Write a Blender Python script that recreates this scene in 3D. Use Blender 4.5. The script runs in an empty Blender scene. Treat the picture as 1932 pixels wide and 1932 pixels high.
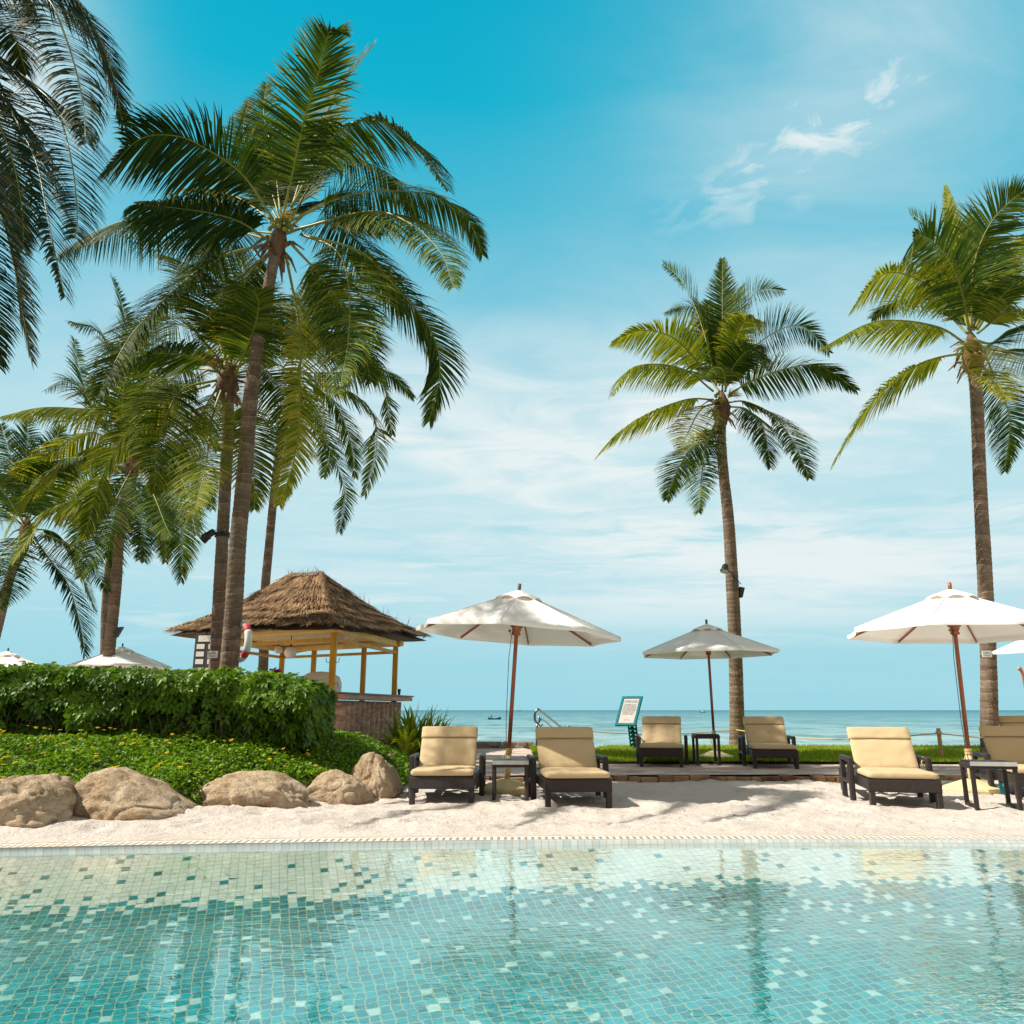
import bpy, bmesh, math, random
import numpy as np
from mathutils import Vector, Matrix, noise
R = math.radians
random.seed(7)
scene = bpy.context.scene
col = scene.collection

# ------------------------------------------------------------------ camera, world, sun, exposure
F, TILT = 1500.0, math.atan(374/1500.0)
cam = bpy.data.cameras.new('camera'); cam_o = bpy.data.objects.new('camera', cam); col.objects.link(cam_o)
cam_o.location = (0, 0, 1.0); cam_o.rotation_euler = (R(90)+TILT, 0, 0)
cam.sensor_width = 36; cam.lens = 36*F/1932; cam.clip_start = 0.05; cam.clip_end = 60000
scene.camera = cam_o
scene.view_settings.view_transform = 'Standard'; scene.view_settings.look = 'None'
scene.view_settings.exposure = 0.5; scene.view_settings.gamma = 1.0
SUN_V = Vector((-0.93, -0.08, 1.0)).normalized()
sun = bpy.data.lights.new('sun', 'SUN'); sun.energy = 5.0; sun.angle = R(0.55); sun.color = (1.0, 0.94, 0.83)
sun_o = bpy.data.objects.new('sun', sun); col.objects.link(sun_o)
sun_o.rotation_euler = SUN_V.to_track_quat('Z', 'Y').to_euler()
world = bpy.data.worlds.new('World'); scene.world = world; world.use_nodes = True

def at(u, v, Y):
    x = (u-966)/F; y = -(v-966)/F; c, s = math.cos(TILT), math.sin(TILT)
    d = Vector((x, c-s*y, s+c*y)); return Vector((0, 0, 1)) + d*(Y/d.y)
def gz(u, v, z=0.0):
    x = (u-966)/F; y = -(v-966)/F; c, s = math.cos(TILT), math.sin(TILT)
    d = Vector((x, c-s*y, s+c*y)); return Vector((0, 0, 1)) + d*((z-1)/d.z)

class NT:
    def __init__(s, tree): s.t = tree; s.n = tree.nodes; s.l = tree.links
    def new(s, typ, **kw):
        n = s.n.new(typ)
        for k, v in kw.items(): setattr(n, k, v)
        return n
    def put(s, n, sock, v):
        i = n.inputs[sock]
        if isinstance(v, bpy.types.NodeSocket): s.l.new(v, i)
        else: i.default_value = v
    def math(s, op, a, b=None, c=None, clamp=False):
        n = s.new('ShaderNodeMath', operation=op); n.use_clamp = clamp
        s.put(n, 0, a)
        if b is not None: s.put(n, 1, b)
        if c is not None: s.put(n, 2, c)
        return n.outputs[0]
    def vmath(s, op, a, b=None, scale=None):
        n = s.new('ShaderNodeVectorMath', operation=op); s.put(n, 0, a)
        if b is not None: s.put(n, 1, b)
        if scale is not None: s.put(n, 'Scale', scale)
        return n.outputs['Value'] if op in ('LENGTH', 'DOT_PRODUCT', 'DISTANCE') else n.outputs[0]
    def comb(s, x=0.0, y=0.0, z=0.0):
        n = s.new('ShaderNodeCombineXYZ'); s.put(n, 0, x); s.put(n, 1, y); s.put(n, 2, z); return n.outputs[0]
    def sep(s, v):
        n = s.new('ShaderNodeSeparateXYZ'); s.put(n, 0, v); return n.outputs
    def noise(s, vec, scale, detail=3.0, rough=0.55, dist=0.0, out='Fac'):
        n = s.new('ShaderNodeTexNoise'); s.put(n, 'Vector', vec); s.put(n, 'Scale', scale)
        s.put(n, 'Detail', detail); s.put(n, 'Roughness', rough); s.put(n, 'Distortion', dist); return n.outputs[out]
    def ramp(s, fac, stops, interp='LINEAR'):
        n = s.new('ShaderNodeValToRGB'); s.put(n, 0, fac); r = n.color_ramp; r.interpolation = interp
        while len(r.elements) < len(stops): r.elements.new(0.5)
        for e, (p, c) in zip(r.elements, stops):
            e.position = p; e.color = (c, c, c, 1) if isinstance(c, (int, float)) else (*c, 1)
        return n.outputs[0]
    def mix(s, fac, a, b, mode='MIX'):
        n = s.new('ShaderNodeMix', data_type='RGBA', blend_type=mode)
        for k, v in ((0, fac), (6, a), (7, b)):
            if isinstance(v, tuple) and len(v) == 3: v = (*v, 1)
            s.put(n, k, v)
        return n.outputs[2]
    def mapr(s, v, a, b, c=0.0, d=1.0, smooth=False):
        n = s.new('ShaderNodeMapRange'); n.clamp = True
        if smooth: n.interpolation_type = 'SMOOTHSTEP'
        s.put(n, 0, v); s.put(n, 1, a); s.put(n, 2, b); s.put(n, 3, c); s.put(n, 4, d); return n.outputs[0]

# world: daylight sky with thin high cloud
w = NT(world.node_tree); w.n.clear()
sky = w.new('ShaderNodeTexSky'); sky.sky_type = 'NISHITA'; sky.sun_disc = False
sky.sun_elevation = math.asin(SUN_V.z); sky.sun_rotation = math.atan2(SUN_V.x, SUN_V.y) % (2*math.pi)
sky.air_density = 1.0; sky.dust_density = 0.6; sky.ozone_density = 2.0
dirv = w.vmath('NORMALIZE', w.new('ShaderNodeTexCoord').outputs['Generated'])
dx, dy, dz = w.sep(dirv)
elev = w.math('MAXIMUM', dz, 0.0)
hue = w.ramp(elev, [(0.0, (0.34, 0.70, 0.80)), (0.05, (0.35, 0.70, 0.80)), (0.16, (0.46, 0.76, 0.84)), (0.30, (0.36, 0.71, 0.81)),
                    (0.41, (0.20, 0.60, 0.76)), (0.56, (0.075, 0.51, 0.69)), (0.66, (0.004, 0.455, 0.65)), (0.74, (0.0, 0.42, 0.62)), (1.0, (0.001, 0.30, 0.52))])
nish = w.vmath('SCALE', sky.outputs[0], scale=0.12)
clear = w.mix(0.975, nish, hue)
zc = w.math('ADD', elev, 0.10)
cp = w.comb(w.math('DIVIDE', dx, zc), w.math('DIVIDE', dy, zc), 0.0)
rotc = w.new('ShaderNodeMapping'); w.put(rotc, 'Vector', cp); rotc.inputs['Rotation'].default_value = (0, 0, R(-18)); rotc.inputs['Scale'].default_value = (0.55, 1.0, 1)
c1 = w.noise(rotc.outputs[0], 0.75, 5.0, 0.52, 0.5)
c2 = w.noise(rotc.outputs[0], 3.2, 6.0, 0.62, 1.2)
az = w.math('ARCTAN2', dx, dy)
def blob(a0, e0, sa, se, tilt=0.0):
    a = w.math('SUBTRACT', az, R(a0)); e = w.math('SUBTRACT', w.math('ARCSINE', dz), R(e0))
    e = w.math('SUBTRACT', e, w.math('MULTIPLY', a, tilt))
    q = w.math('ADD', w.math('POWER', w.math('DIVIDE', a, R(sa)), 2.0), w.math('POWER', w.math('DIVIDE', e, R(se)), 2.0))
    return w.math('EXPONENT', w.math('MULTIPLY', q, -1.0))
veil = w.math('ADD', w.math('MULTIPLY', blob(8, 17.5, 34, 8, -0.06), 1.6), w.math('MULTIPLY', blob(26, 30, 14, 14, -0.5), 0.26))
veil = w.math('ADD', veil, w.math('MULTIPLY', blob(-37, 37, 5.5, 6), 0.9))
veil = w.math('ADD', veil, w.math('MULTIPLY', blob(18, 9, 30, 3.0), 0.45))
veil = w.math('ADD', veil, w.math('MULTIPLY', blob(34, 43, 18, 8, 0.25), 0.50))
tex = w.mapr(w.math('ADD', w.math('MULTIPLY', c1, 0.7), w.math('MULTIPLY', c2, 0.3)), 0.36, 0.66, 0.0, 1.0, True)
cl = w.math('MULTIPLY', w.math('MULTIPLY', veil, w.math('ADD', 0.28, w.math('MULTIPLY', tex, 1.15))), 0.95, clamp=True)
# long streaks low over the sea
low = w.noise(w.comb(w.math('MULTIPLY', az, 3.0), w.math('MULTIPLY', dz, 26.0), 0.0), 1.5, 6.0, 0.6, 0.9)
lowm = w.math('MULTIPLY', w.mapr(low, 0.47, 0.68, 0.0, 0.75, True), w.math('MULTIPLY', w.mapr(elev, 0.05, 0.13, 0, 1), w.mapr(elev, 0.18, 0.36, 1, 0)))
cl = w.math('MAXIMUM', cl, lowm)
gap = w.noise(w.comb(w.math('MULTIPLY', az, 3.4), w.math('MULTIPLY', dz, 22.0), 5.0), 1.3, 5.0, 0.6, 0.8)
gapm = w.math('MULTIPLY', w.mapr(gap, 0.50, 0.66, 0.0, 0.75, True), w.math('MULTIPLY', w.mapr(elev, 0.10, 0.17, 0, 1), w.mapr(elev, 0.22, 0.29, 1, 0)))
cl = w.math('MULTIPLY', cl, w.math('SUBTRACT', 1.0, gapm))
wis = w.math('MULTIPLY', blob(24.5, 36.8, 10, 3.2, 0.28), w.mapr(w.noise(w.comb(w.math('MULTIPLY', az, 8.0), w.math('MULTIPLY', dz, 24.0), 1.0), 1.2, 6, 0.6, 1.2), 0.34, 0.70, 0, 1.0, True))
cl = w.math('MAXIMUM', cl, wis)
skyc = w.mix(cl, clear, (0.80, 0.895, 0.905))
# unseen warm grey added overhead, beside and behind the camera to neutralise cyan fill
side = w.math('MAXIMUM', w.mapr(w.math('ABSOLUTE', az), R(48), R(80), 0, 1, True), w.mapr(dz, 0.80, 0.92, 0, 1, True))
fill_tone = w.ramp(w.noise(dirv, 2.4, 5, 0.55), [(0.3, (0.27, 0.28, 0.27)), (0.65, (0.60, 0.53, 0.45))])
skyc = w.mix(w.math('MULTIPLY', side, 0.92), skyc, fill_tone)
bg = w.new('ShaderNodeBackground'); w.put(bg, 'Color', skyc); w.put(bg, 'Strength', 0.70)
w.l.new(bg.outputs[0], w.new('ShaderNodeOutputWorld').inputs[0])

# ------------------------------------------------------------------ helpers
def tag(o, label=None, cat=None, group=None, kind=None):
    if label: o['label'] = label
    if cat: o['category'] = cat
    if group: o['group'] = group
    if kind: o['kind'] = kind
    return o
def empty(name, loc, rz=0.0, **kw):
    o = bpy.data.objects.new(name, None); col.objects.link(o); o.location = loc; o.rotation_euler = (0, 0, rz); o.empty_display_size = .2
    return tag(o, **kw)
class MB:
    """collects shapes into one mesh"""
    def __init__(s): s.v = []; s.f = []; s.m = []; s.a = []; s.smooth = []
    def add(s, vs, fs, mi=0, a=0.0, smooth=False):
        b = len(s.v); s.v.extend([tuple(p) for p in vs]); s.a.extend([a]*len(vs) if isinstance(a, (int, float)) else a)
        for f in fs: s.f.append(tuple(i+b for i in f)); s.m.append(mi); s.smooth.append(smooth)
    def box(s, c, d, rot=None, mi=0, bev=0.0, a=0.0):
        x, y, z = (q/2 for q in d); M = rot if rot is not None else Matrix.Identity(3)
        if bev <= 0:
            vs = [(-x,-y,-z),(x,-y,-z),(x,y,-z),(-x,y,-z),(-x,-y,z),(x,-y,z),(x,y,z),(-x,y,z)]
            fs = [(0,3,2,1),(4,5,6,7),(0,1,5,4),(1,2,6,5),(2,3,7,6),(3,0,4,7)]
        else:
            bm = bmesh.new(); bmesh.ops.create_cube(bm, size=1)
            for v in bm.verts: v.co = Vector((v.co.x*2*x, v.co.y*2*y, v.co.z*2*z))
            bmesh.ops.bevel(bm, geom=bm.edges[:], offset=min(bev, x*.9, y*.9, z*.9), segments=2, affect='EDGES', profile=.6)
            vs = [v.co.copy() for v in bm.verts]; bm.verts.index_update(); fs = [tuple(v.index for v in f.verts) for f in bm.faces]; bm.free()
        c = Vector(c); s.add([M@Vector(p)+c for p in vs], fs, mi, a)
    def bar(s, p, q, wx, wy=None, mi=0, bev=0.0, up=(0,0,1), a=0.0):
        p, q = Vector(p), Vector(q); z = (q-p); L = z.length; z.normalize(); u = Vector(up)
        if abs(z.dot(u)) > .98: u = Vector((0,1,0))
        x = u.cross(z).normalized(); y = z.cross(x)
        M = Matrix((x, y, z)).transposed(); s.box((p+q)/2, (wx, wy or wx, L), M, mi, bev, a)
    def tube(s, pts, rad, n=8, mi=0, cap=True, a=0.0, smooth=True, jit=None):
        pts = [Vector(p) for p in pts]; m = len(pts)
        if isinstance(rad, (int, float)): rad = [rad]*m
        vs = []; av = []; t0 = (pts[1]-pts[0]).normalized(); ref = Vector((0,0,1)) if abs(t0.z) < .9 else Vector((0,1,0))
        x = ref.cross(t0).normalized()
        for i in range(m):
            t = (pts[min(i+1, m-1)]-pts[max(i-1, 0)]).normalized()
            x = (x - t*x.dot(t)).normalized(); y = t.cross(x)
            for k in range(n):
                an = 2*math.pi*k/n; r = rad[i]*(1+(jit(i, k) if jit else 0))
                vs.append(pts[i]+x*math.cos(an)*r+y*math.sin(an)*r); av.append(a[i] if isinstance(a, list) else a)
        fs = [(i*n+k, i*n+(k+1)%n, (i+1)*n+(k+1)%n, (i+1)*n+k) for i in range(m-1) for k in range(n)]
        if cap: fs += [tuple(range(n-1, -1, -1)), tuple((m-1)*n+k for k in range(n))]
        s.add(vs, fs, mi, av, smooth)
    def lathe(s, prof, c=(0,0,0), n=24, mi=0, rot=None, a=0.0, smooth=True):
        M = rot if rot is not None else Matrix.Identity(3); c = Vector(c); vs = []
        for r, z in prof:
            for k in range(n): vs.append(M@Vector((r*math.cos(2*math.pi*k/n), r*math.sin(2*math.pi*k/n), z))+c)
        fs = [(i*n+k, i*n+(k+1)%n, (i+1)*n+(k+1)%n, (i+1)*n+k) for i in range(len(prof)-1) for k in range(n)]
        s.add(vs, fs, mi, a, smooth)
    def build(s, name, mats, parent=None, loc=None, rz=None, **kw):
        me = bpy.data.meshes.new(name); me.from_pydata(s.v, [], s.f)
        if not isinstance(mats, (list, tuple)): mats = [mats]
        for m in mats: me.materials.append(m)
        me.polygons.foreach_set('material_index', s.m); me.polygons.foreach_set('use_smooth', s.smooth)
        at_ = me.attributes.new('var', 'FLOAT', 'POINT'); at_.data.foreach_set('value', s.a)
        me.update()
        o = bpy.data.objects.new(name, me); col.objects.link(o)
        if parent: o.parent = parent
        if loc is not None: o.location = loc
        if rz is not None: o.rotation_euler = (0, 0, rz)
        return tag(o, **kw)
def children(o): return [c for c in bpy.data.objects if c.parent == o]
def copy_tree(o, parent=None):
    kids = children(o)
    c = o.copy(); col.objects.link(c); c.parent = parent
    for ch in kids: copy_tree(ch, c)
    return c
def crom(P, n):
    P = [Vector(p) for p in P]; Q = [P[0]*2-P[1]]+P+[P[-1]*2-P[-2]]; out = []
    segs = len(P)-1
    L = [0.0]
    for i in range(segs): L.append(L[-1]+(P[i+1]-P[i]).length)
    for j in range(n):
        d = L[-1]*j/(n-1); i = min(segs-1, max(k for k in range(segs+1) if L[k] <= d+1e-9)); t = (d-L[i])/max(1e-9, L[i+1]-L[i])
        a, b, c_, e = Q[i], Q[i+1], Q[i+2], Q[i+3]
        out.append(.5*((2*b)+(-a+c_)*t+(2*a-5*b+4*c_-e)*t*t+(-a+3*b-3*c_+e)*t**3))
    return out
def smooth(t): t = max(0, min(1, t)); return t*t*(3-2*t)
def interp(x, xs, ys):
    if x <= xs[0]: return ys[0]
    for i in range(len(xs)-1):
        if x <= xs[i+1]: return ys[i]+(ys[i+1]-ys[i])*(x-xs[i])/(xs[i+1]-xs[i])
    return ys[-1]

# ------------------------------------------------------------------ materials
def newmat(name):
    m = bpy.data.materials.new(name); m.use_nodes = True; t = NT(m.node_tree); t.n.clear()
    out = t.new('ShaderNodeOutputMaterial'); return m, t, out
def pbr(t, out, color, rough=.6, spec=.4, bump=None, bs=.3, bd=.01, metal=0.0, **kw):
    p = t.new('ShaderNodeBsdfPrincipled'); c = (*color, 1) if isinstance(color, tuple) else color
    t.put(p, 'Base Color', c); t.put(p, 'Roughness', rough); t.put(p, 'Specular IOR Level', spec); t.put(p, 'Metallic', metal)
    if bump is not None:
        b = t.new('ShaderNodeBump'); t.put(b, 'Height', bump); t.put(b, 'Strength', bs); t.put(b, 'Distance', bd); t.l.new(b.outputs[0], p.inputs['Normal'])
    for k, v in kw.items(): t.put(p, k.replace('_', ' '), v)
    t.l.new(p.outputs[0], out.inputs[0]); return p
def simple(name, c, rough=.6, var=.15, scale=6.0, bump=.3, bscale=60.0, bd=.004, metal=0.0, spec=.4, stretch=(1,1,1), c2=None):
    m, t, out = newmat(name); co = t.new('ShaderNodeTexCoord').outputs['Object']
    mp = t.new('ShaderNodeMapping'); t.put(mp, 'Vector', co); mp.inputs['Scale'].default_value = stretch
    n = t.noise(mp.outputs[0], scale, 5)
    lo = tuple(max(0, x*(1-var)) for x in c); hi = tuple(min(1, x*(1+var)) for x in c) if c2 is None else c2
    cc = t.ramp(n, [(.3, lo), (.7, hi)]); pbr(t, out, cc, rough, spec, t.noise(mp.outputs[0], bscale, 4), bump, bd, metal); return m
def foliage(name, stops, tr, trc, rough=.6, spec=.10):
    m, t, out = newmat(name); a = t.new('ShaderNodeAttribute', attribute_name='var').outputs['Fac']
    c = t.ramp(a, stops); p = t.new('ShaderNodeBsdfPrincipled'); t.put(p, 'Base Color', c); t.put(p, 'Roughness', rough); t.put(p, 'Specular IOR Level', spec)
    tl = t.new('ShaderNodeBsdfTranslucent'); tc = t.mix(1.0, c, (*trc, 1), 'MULTIPLY'); t.put(tl, 'Color', tc)
    mx = t.new('ShaderNodeMixShader'); mx.inputs[0].default_value = tr; t.l.new(p.outputs[0], mx.inputs[1]); t.l.new(tl.outputs[0], mx.inputs[2])
    t.l.new(mx.outputs[0], out.inputs[0]); return m
def cloth(name, c, tr=.25, trc=None, bs=.25, rough=.85, fine=300):
    m, t, out = newmat(name); co = t.new('ShaderNodeTexCoord').outputs['Object']
    n = t.noise(co, 2.5, 4); cc = t.ramp(n, [(.25, tuple(x*.93 for x in c)), (.75, c)])
    p = t.new('ShaderNodeBsdfPrincipled'); t.put(p, 'Base Color', cc); t.put(p, 'Roughness', rough); t.put(p, 'Specular IOR Level', .2)
    b = t.new('ShaderNodeBump'); h = t.math('ADD', t.math('MULTIPLY', t.noise(co, fine, 2), .25), t.noise(co, 7, 3, .5, .6)); t.put(b, 'Height', h); t.put(b, 'Strength', bs); t.put(b, 'Distance', .02)
    t.l.new(b.outputs[0], p.inputs['Normal'])
    tl = t.new('ShaderNodeBsdfTranslucent'); t.put(tl, 'Color', (*(trc or c), 1))
    mx = t.new('ShaderNodeMixShader'); mx.inputs[0].default_value = tr; t.l.new(p.outputs[0], mx.inputs[1]); t.l.new(tl.outputs[0], mx.inputs[2])
    t.l.new(mx.outputs[0], out.inputs[0]); return m

M = {}
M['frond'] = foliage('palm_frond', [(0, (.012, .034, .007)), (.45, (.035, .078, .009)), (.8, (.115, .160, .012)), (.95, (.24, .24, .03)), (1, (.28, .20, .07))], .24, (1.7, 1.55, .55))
M['frond_sunlit'] = foliage('sunlit_palm_frond', [(0, (.06, .10, .010)), (.45, (.14, .19, .014)), (.8, (.28, .30, .02)), (.95, (.34, .31, .05)), (1, (.36, .27, .10))], .36, (1.6, 1.45, .5))  # lighter copy of the frond green, sunlit yellow put into the colour
M['frond_silhouette'] = foliage('silhouette_palm_frond', [(0, (.006, .016, .005)), (.5, (.012, .028, .007)), (.85, (.040, .060, .010)), (1, (.20, .15, .07))], .10, (1.6, 1.5, .6))  # darker copy of the frond green, backlit silhouette put into the colour
M['rachis'] = simple('frond_rib', (.20, .21, .035), .45, .2, 4, .2)
M['fibre'] = simple('palm_fibre', (.13, .075, .042), .9, .6, 9, .8, 40, .02, stretch=(1,1,.3))
M['husk'] = simple('dry_leaf_base', (.22, .125, .065), .8, .5, 7, .5, 40)
M['nuts'] = simple('young_coconut', (.20, .21, .03), .5, .3, 9, .2)
M['spray'] = simple('flower_spray', (.45, .35, .07), .7, .3, 9, .2)
m, t, out = newmat('palm_trunk'); M['trunk'] = m
co = t.new('ShaderNodeTexCoord').outputs['Object']; h = t.new('ShaderNodeAttribute', attribute_name='var').outputs['Fac']
wob = t.noise(co, 2.6, 3); big = t.noise(co, 1.1, 3); hx = t.math('ADD', t.math('MULTIPLY', h, 9.5), t.math('MULTIPLY', wob, 2.6))
saw = t.math('FRACT', hx)
streak = t.noise(t.vmath('MULTIPLY', co, (26, 26, 3)), 1.0, 4)
cell = t.new('ShaderNodeTexWhiteNoise', noise_dimensions='1D'); t.put(cell, 'W', t.math('FLOOR', hx))
basec = t.ramp(t.math('ADD', t.math('MULTIPLY', streak, .55), t.math('MULTIPLY', cell.outputs[0], .35)), [(.15, (.105, .072, .050)), (.5, (.200, .145, .105)), (.85, (.34, .26, .19))])
edge = t.mapr(saw, .86, .96, 0, 1); crack = t.mapr(saw, 0.0, .14, 1, 0)
brk = t.mapr(t.noise(t.vmath('MULTIPLY', co, (7, 7, 14)), 1.0, 3), .42, .56, 0, 1)
cc = t.mix(t.math('MULTIPLY', t.math('MULTIPLY', edge, brk), .75), basec, (.50, .40, .29)); cc = t.mix(t.math('MULTIPLY', crack, .62), cc, (.05, .034, .026))
cc = t.mix(t.mapr(big, .5, .75, 0, .45), cc, (.13, .12, .105))
scar = t.mapr(t.noise(t.vmath('MULTIPLY', co, (9, 9, 4)), 1.0, 2), .74, .78, 0, .8); cc = t.mix(scar, cc, (.03, .02, .017))
pbr(t, out, cc, .9, .15, t.math('ADD', t.math('MULTIPLY', saw, .8), streak), .8, .02)
M['canvas'] = cloth('umbrella_canvas', (.97, .95, .92), .14, (.95, .86, .72), .07)
M['teak'] = simple('varnished_wood', (.30, .085, .030), .35, .35, 3, .15, 40, stretch=(8,8,.6), spec=.5)
M['cream'] = simple('cream_concrete', (.66, .55, .30), .8, .12, 5, .4, 50)
M['grey'] = simple('grey_metal', (.10, .10, .10), .5, .2, 5, .1)
M['steel'] = simple('polished_steel', (.22, .22, .23), .3, .1, 3, .05, metal=1.0)
M['zinc'] = simple('pale_metal_strip', (.42, .42, .40), .5, .25, 5, .2)
M['black'] = simple('black_plastic', (.018, .020, .022), .4, .3, 5, .1)
m, t, out = newmat('woven_rattan'); M['rattan'] = m
co = t.new('ShaderNodeTexCoord').outputs['Object']; x, y, z = t.sep(co)
sx = t.math('SINE', t.math('MULTIPLY', t.math('ADD', x, y), 250)); sz = t.math('SINE', t.math('ADD', t.math('MULTIPLY', z, 330), t.math('MULTIPLY', t.math('SIGN', sx), 1.57)))
wv = t.math('MULTIPLY', t.math('ADD', t.math('ABSOLUTE', sx), t.math('ABSOLUTE', sz)), .5)
n = t.noise(co, 35, 3)
pbr(t, out, t.ramp(t.math('ADD', t.math('MULTIPLY', wv, .55), t.math('MULTIPLY', n, .55)), [(.3, (.005, .003, .003)), (.62, (.016, .009, .008)), (.95, (.060, .034, .030))]), .42, .5, wv, .7, .006)
M['cushion'] = cloth('sand_yellow_cushion', (.59, .45, .265), .0, None, .6, .85)
M['piping'] = simple('cushion_seam', (.20, .13, .06), .8, .1)
M['yellow'] = simple('yellow_painted_wood', (.55, .28, .015), .5, .22, 2.2, .2, 30, stretch=(5,5,1))
M['yellow_pale'] = simple('pale_yellow_beam', (.70, .48, .15), .55, .15, 2.2, .2, 30)
M['plank'] = simple('weathered_plank', (.42, .26, .17), .7, .3, 4, .3, 40, stretch=(1,1,6))
M['plank_dark'] = simple('dark_bar_top', (.10, .065, .055), .45, .3, 4, .2)
M['thatch'] = simple('thatch_bed', (.22, .145, .085), .95, .5, 5, 1.0, 40, .05, c2=(.36, .25, .155))
M['straw'] = foliage('thatch_straw', [(0, (.09, .052, .030)), (.4, (.23, .135, .070)), (.75, (.42, .275, .15)), (1, (.62, .43, .25))], .12, (1.2, 1.1, .9), .8, .15)
M['ceil'] = simple('woven_thatch_underside', (.12, .08, .045), .9, .7, 22, .8, 60, .02)
M['log'] = simple('palm_log', (.34, .215, .155), .85, .4, 3.0, .9, 22, .02, stretch=(1.5, 1.5, 4), c2=(.56, .40, .31))
M['stone'] = simple('grey_stone_step', (.28, .23, .20), .85, .3, 4, .5, 30)
M['globe'] = simple('opal_glass', (.80, .77, .70), .25, .04, 2, .0)
M['white'] = simple('white_paint', (.78, .79, .78), .5, .06, 4, .1)
M['red'] = simple('red_band', (.52, .045, .055), .6, .2, 5, .1)
M['ring'] = simple('lifebuoy_shell', (.62, .66, .63), .5, .12, 5, .2, 12)
M['teal'] = simple('teal_paint', (.002, .15, .17), .7, .15, 3, .15, spec=.15)
M['board'] = simple('dark_board', (.055, .045, .045), .6, .2)
M['paper'] = simple('pale_sign_face', (.40, .37, .34), .6, .05)
M['ink'] = simple('sign_lettering', (.045, .045, .075), .6, .1)
M['bamboo'] = simple('bamboo', (.42, .27, .12), .5, .3, 3, .2, 30, stretch=(6,6,1))
M['rope'] = simple('pale_rope', (.62, .45, .22), .8, .2, 40, .5, 200, .003)
M['cord'] = simple('dark_cord', (.10, .085, .07), .7, .2)
M['petal'] = foliage('yellow_petal', [(0, (.70, .38, .01)), (1, (.85, .55, .02))], .3, (1, 1, .6), .6)
M['pink'] = foliage('magenta_bract', [(0, (.35, .02, .25)), (1, (.55, .06, .42))], .35, (1.2, 1, 1.2), .6)
M['hedge'] = foliage('hedge_leaf', [(0, (.035, .085, .008)), (.5, (.10, .20, .012)), (.85, (.19, .31, .018)), (1, (.30, .33, .03))], .32, (1.5, 1.5, .4), .42, .25)
M['cover'] = foliage('ground_cover_leaf', [(0, (.035, .085, .010)), (.5, (.13, .26, .012)), (.9, (.25, .40, .018)), (1, (.28, .27, .05))], .30, (1.4, 1.4, .4), .5, .2)
M['lily'] = foliage('strap_leaf', [(0, (.10, .18, .012)), (.6, (.24, .34, .02)), (1, (.45, .42, .07))], .42, (1.5, 1.4, .4), .5, .2)
M['twig'] = simple('twig', (.10, .075, .045), .9, .4)
M['core'] = simple('hedge_dark_core', (.006, .012, .004), 1.0, .5, 8, .6, 30, .03, spec=0.0)  # near-black solid core, shade between the leaves put into its colour
M['soil'] = simple('garden_soil', (.040, .030, .018), 1.0, .5, 6, .8, 30, .03)
M['skin'] = simple('skin', (.50, .22, .12), .5, .08, 6, .1)
M['swimwear'] = simple('dark_swimwear', (.02, .04, .10), .7, .1)
M['hair'] = simple('dark_hair', (.02, .013, .01), .6, .3)
M['hull'] = simple('dark_green_hull', (.02, .10, .10), .5, .3)
M['hull_pale'] = simple('pale_hull', (.45, .50, .50), .5, .2)
m, t, out = newmat('boulder'); M['rock'] = m
co = t.new('ShaderNodeTexCoord').outputs['Object']; n1 = t.noise(co, 3.2, 6, .6, .6); n2 = t.noise(co, 38, 5, .65); n3 = t.noise(co, 1.8, 3, .5, 1.0)
cc = t.ramp(t.math('ADD', t.math('MULTIPLY', n1, .6), t.math('MULTIPLY', n2, .4)), [(.33, (.17, .11, .06)), (.46, (.40, .29, .18)), (.60, (.56, .45, .32)), (.75, (.66, .58, .47))])
cc = t.mix(t.mapr(n3, .56, .68, 0, .6), cc, (.36, .17, .065)); cc = t.mix(t.mapr(t.noise(co, 5, 4), .62, .7, 0, .5), cc, (.14, .11, .08))
pbr(t, out, cc, .92, .2, t.math('ADD', t.math('MULTIPLY', n1, 1.5), t.math('MULTIPLY', n2, .8)), .9, .035)
m, t, out = newmat('white_sand'); M['sand'] = m
co = t.new('ShaderNodeTexCoord').outputs['Object']; n1 = t.noise(co, 1.6, 5); n2 = t.noise(co, 60, 5, .7); n3 = t.noise(co, 11, 6, .65, .5)
cc = t.ramp(t.math('ADD', t.math('MULTIPLY', n1, .5), t.math('MULTIPLY', n2, .5)), [(.3, (.48, .41, .36)), (.5, (.61, .54, .485)), (.7, (.685, .62, .565))])
vo = t.new('ShaderNodeTexVoronoi'); t.put(vo, 'Vector', t.vmath('ADD', co, t.vmath('SCALE', t.noise(co, 30, 2, out='Color'), scale=.03))); t.put(vo, 'Scale', 17.0); t.put(vo, 'Randomness', 1.0)
vs = t.sep(vo.outputs['Color'])
litter = t.math('MULTIPLY', t.math('LESS_THAN', vo.outputs['Distance'], t.mapr(vs[1], 0, 1, .05, .22)), t.math('GREATER_THAN', vs[0], .90))
cc = t.mix(t.math('MULTIPLY', litter, .8), cc, (.14, .07, .045))
pbr(t, out, cc, .97, .12, t.math('ADD', t.math('MULTIPLY', n3, 1.0), t.math('MULTIPLY', n2, .35)), .8, .045)
m, t, out = newmat('flagstone'); M['flag'] = m
co = t.new('ShaderNodeTexCoord').outputs['Object']; x, y, z = t.sep(co)
cw = t.vmath('ADD', co, t.vmath('SCALE', t.noise(co, 3, 2, out='Color'), scale=.10))
vo = t.new('ShaderNodeTexVoronoi', feature='DISTANCE_TO_EDGE'); t.put(vo, 'Vector', t.vmath('MULTIPLY', cw, (1, 1.5, 1))); t.put(vo, 'Scale', 2.6)
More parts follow.
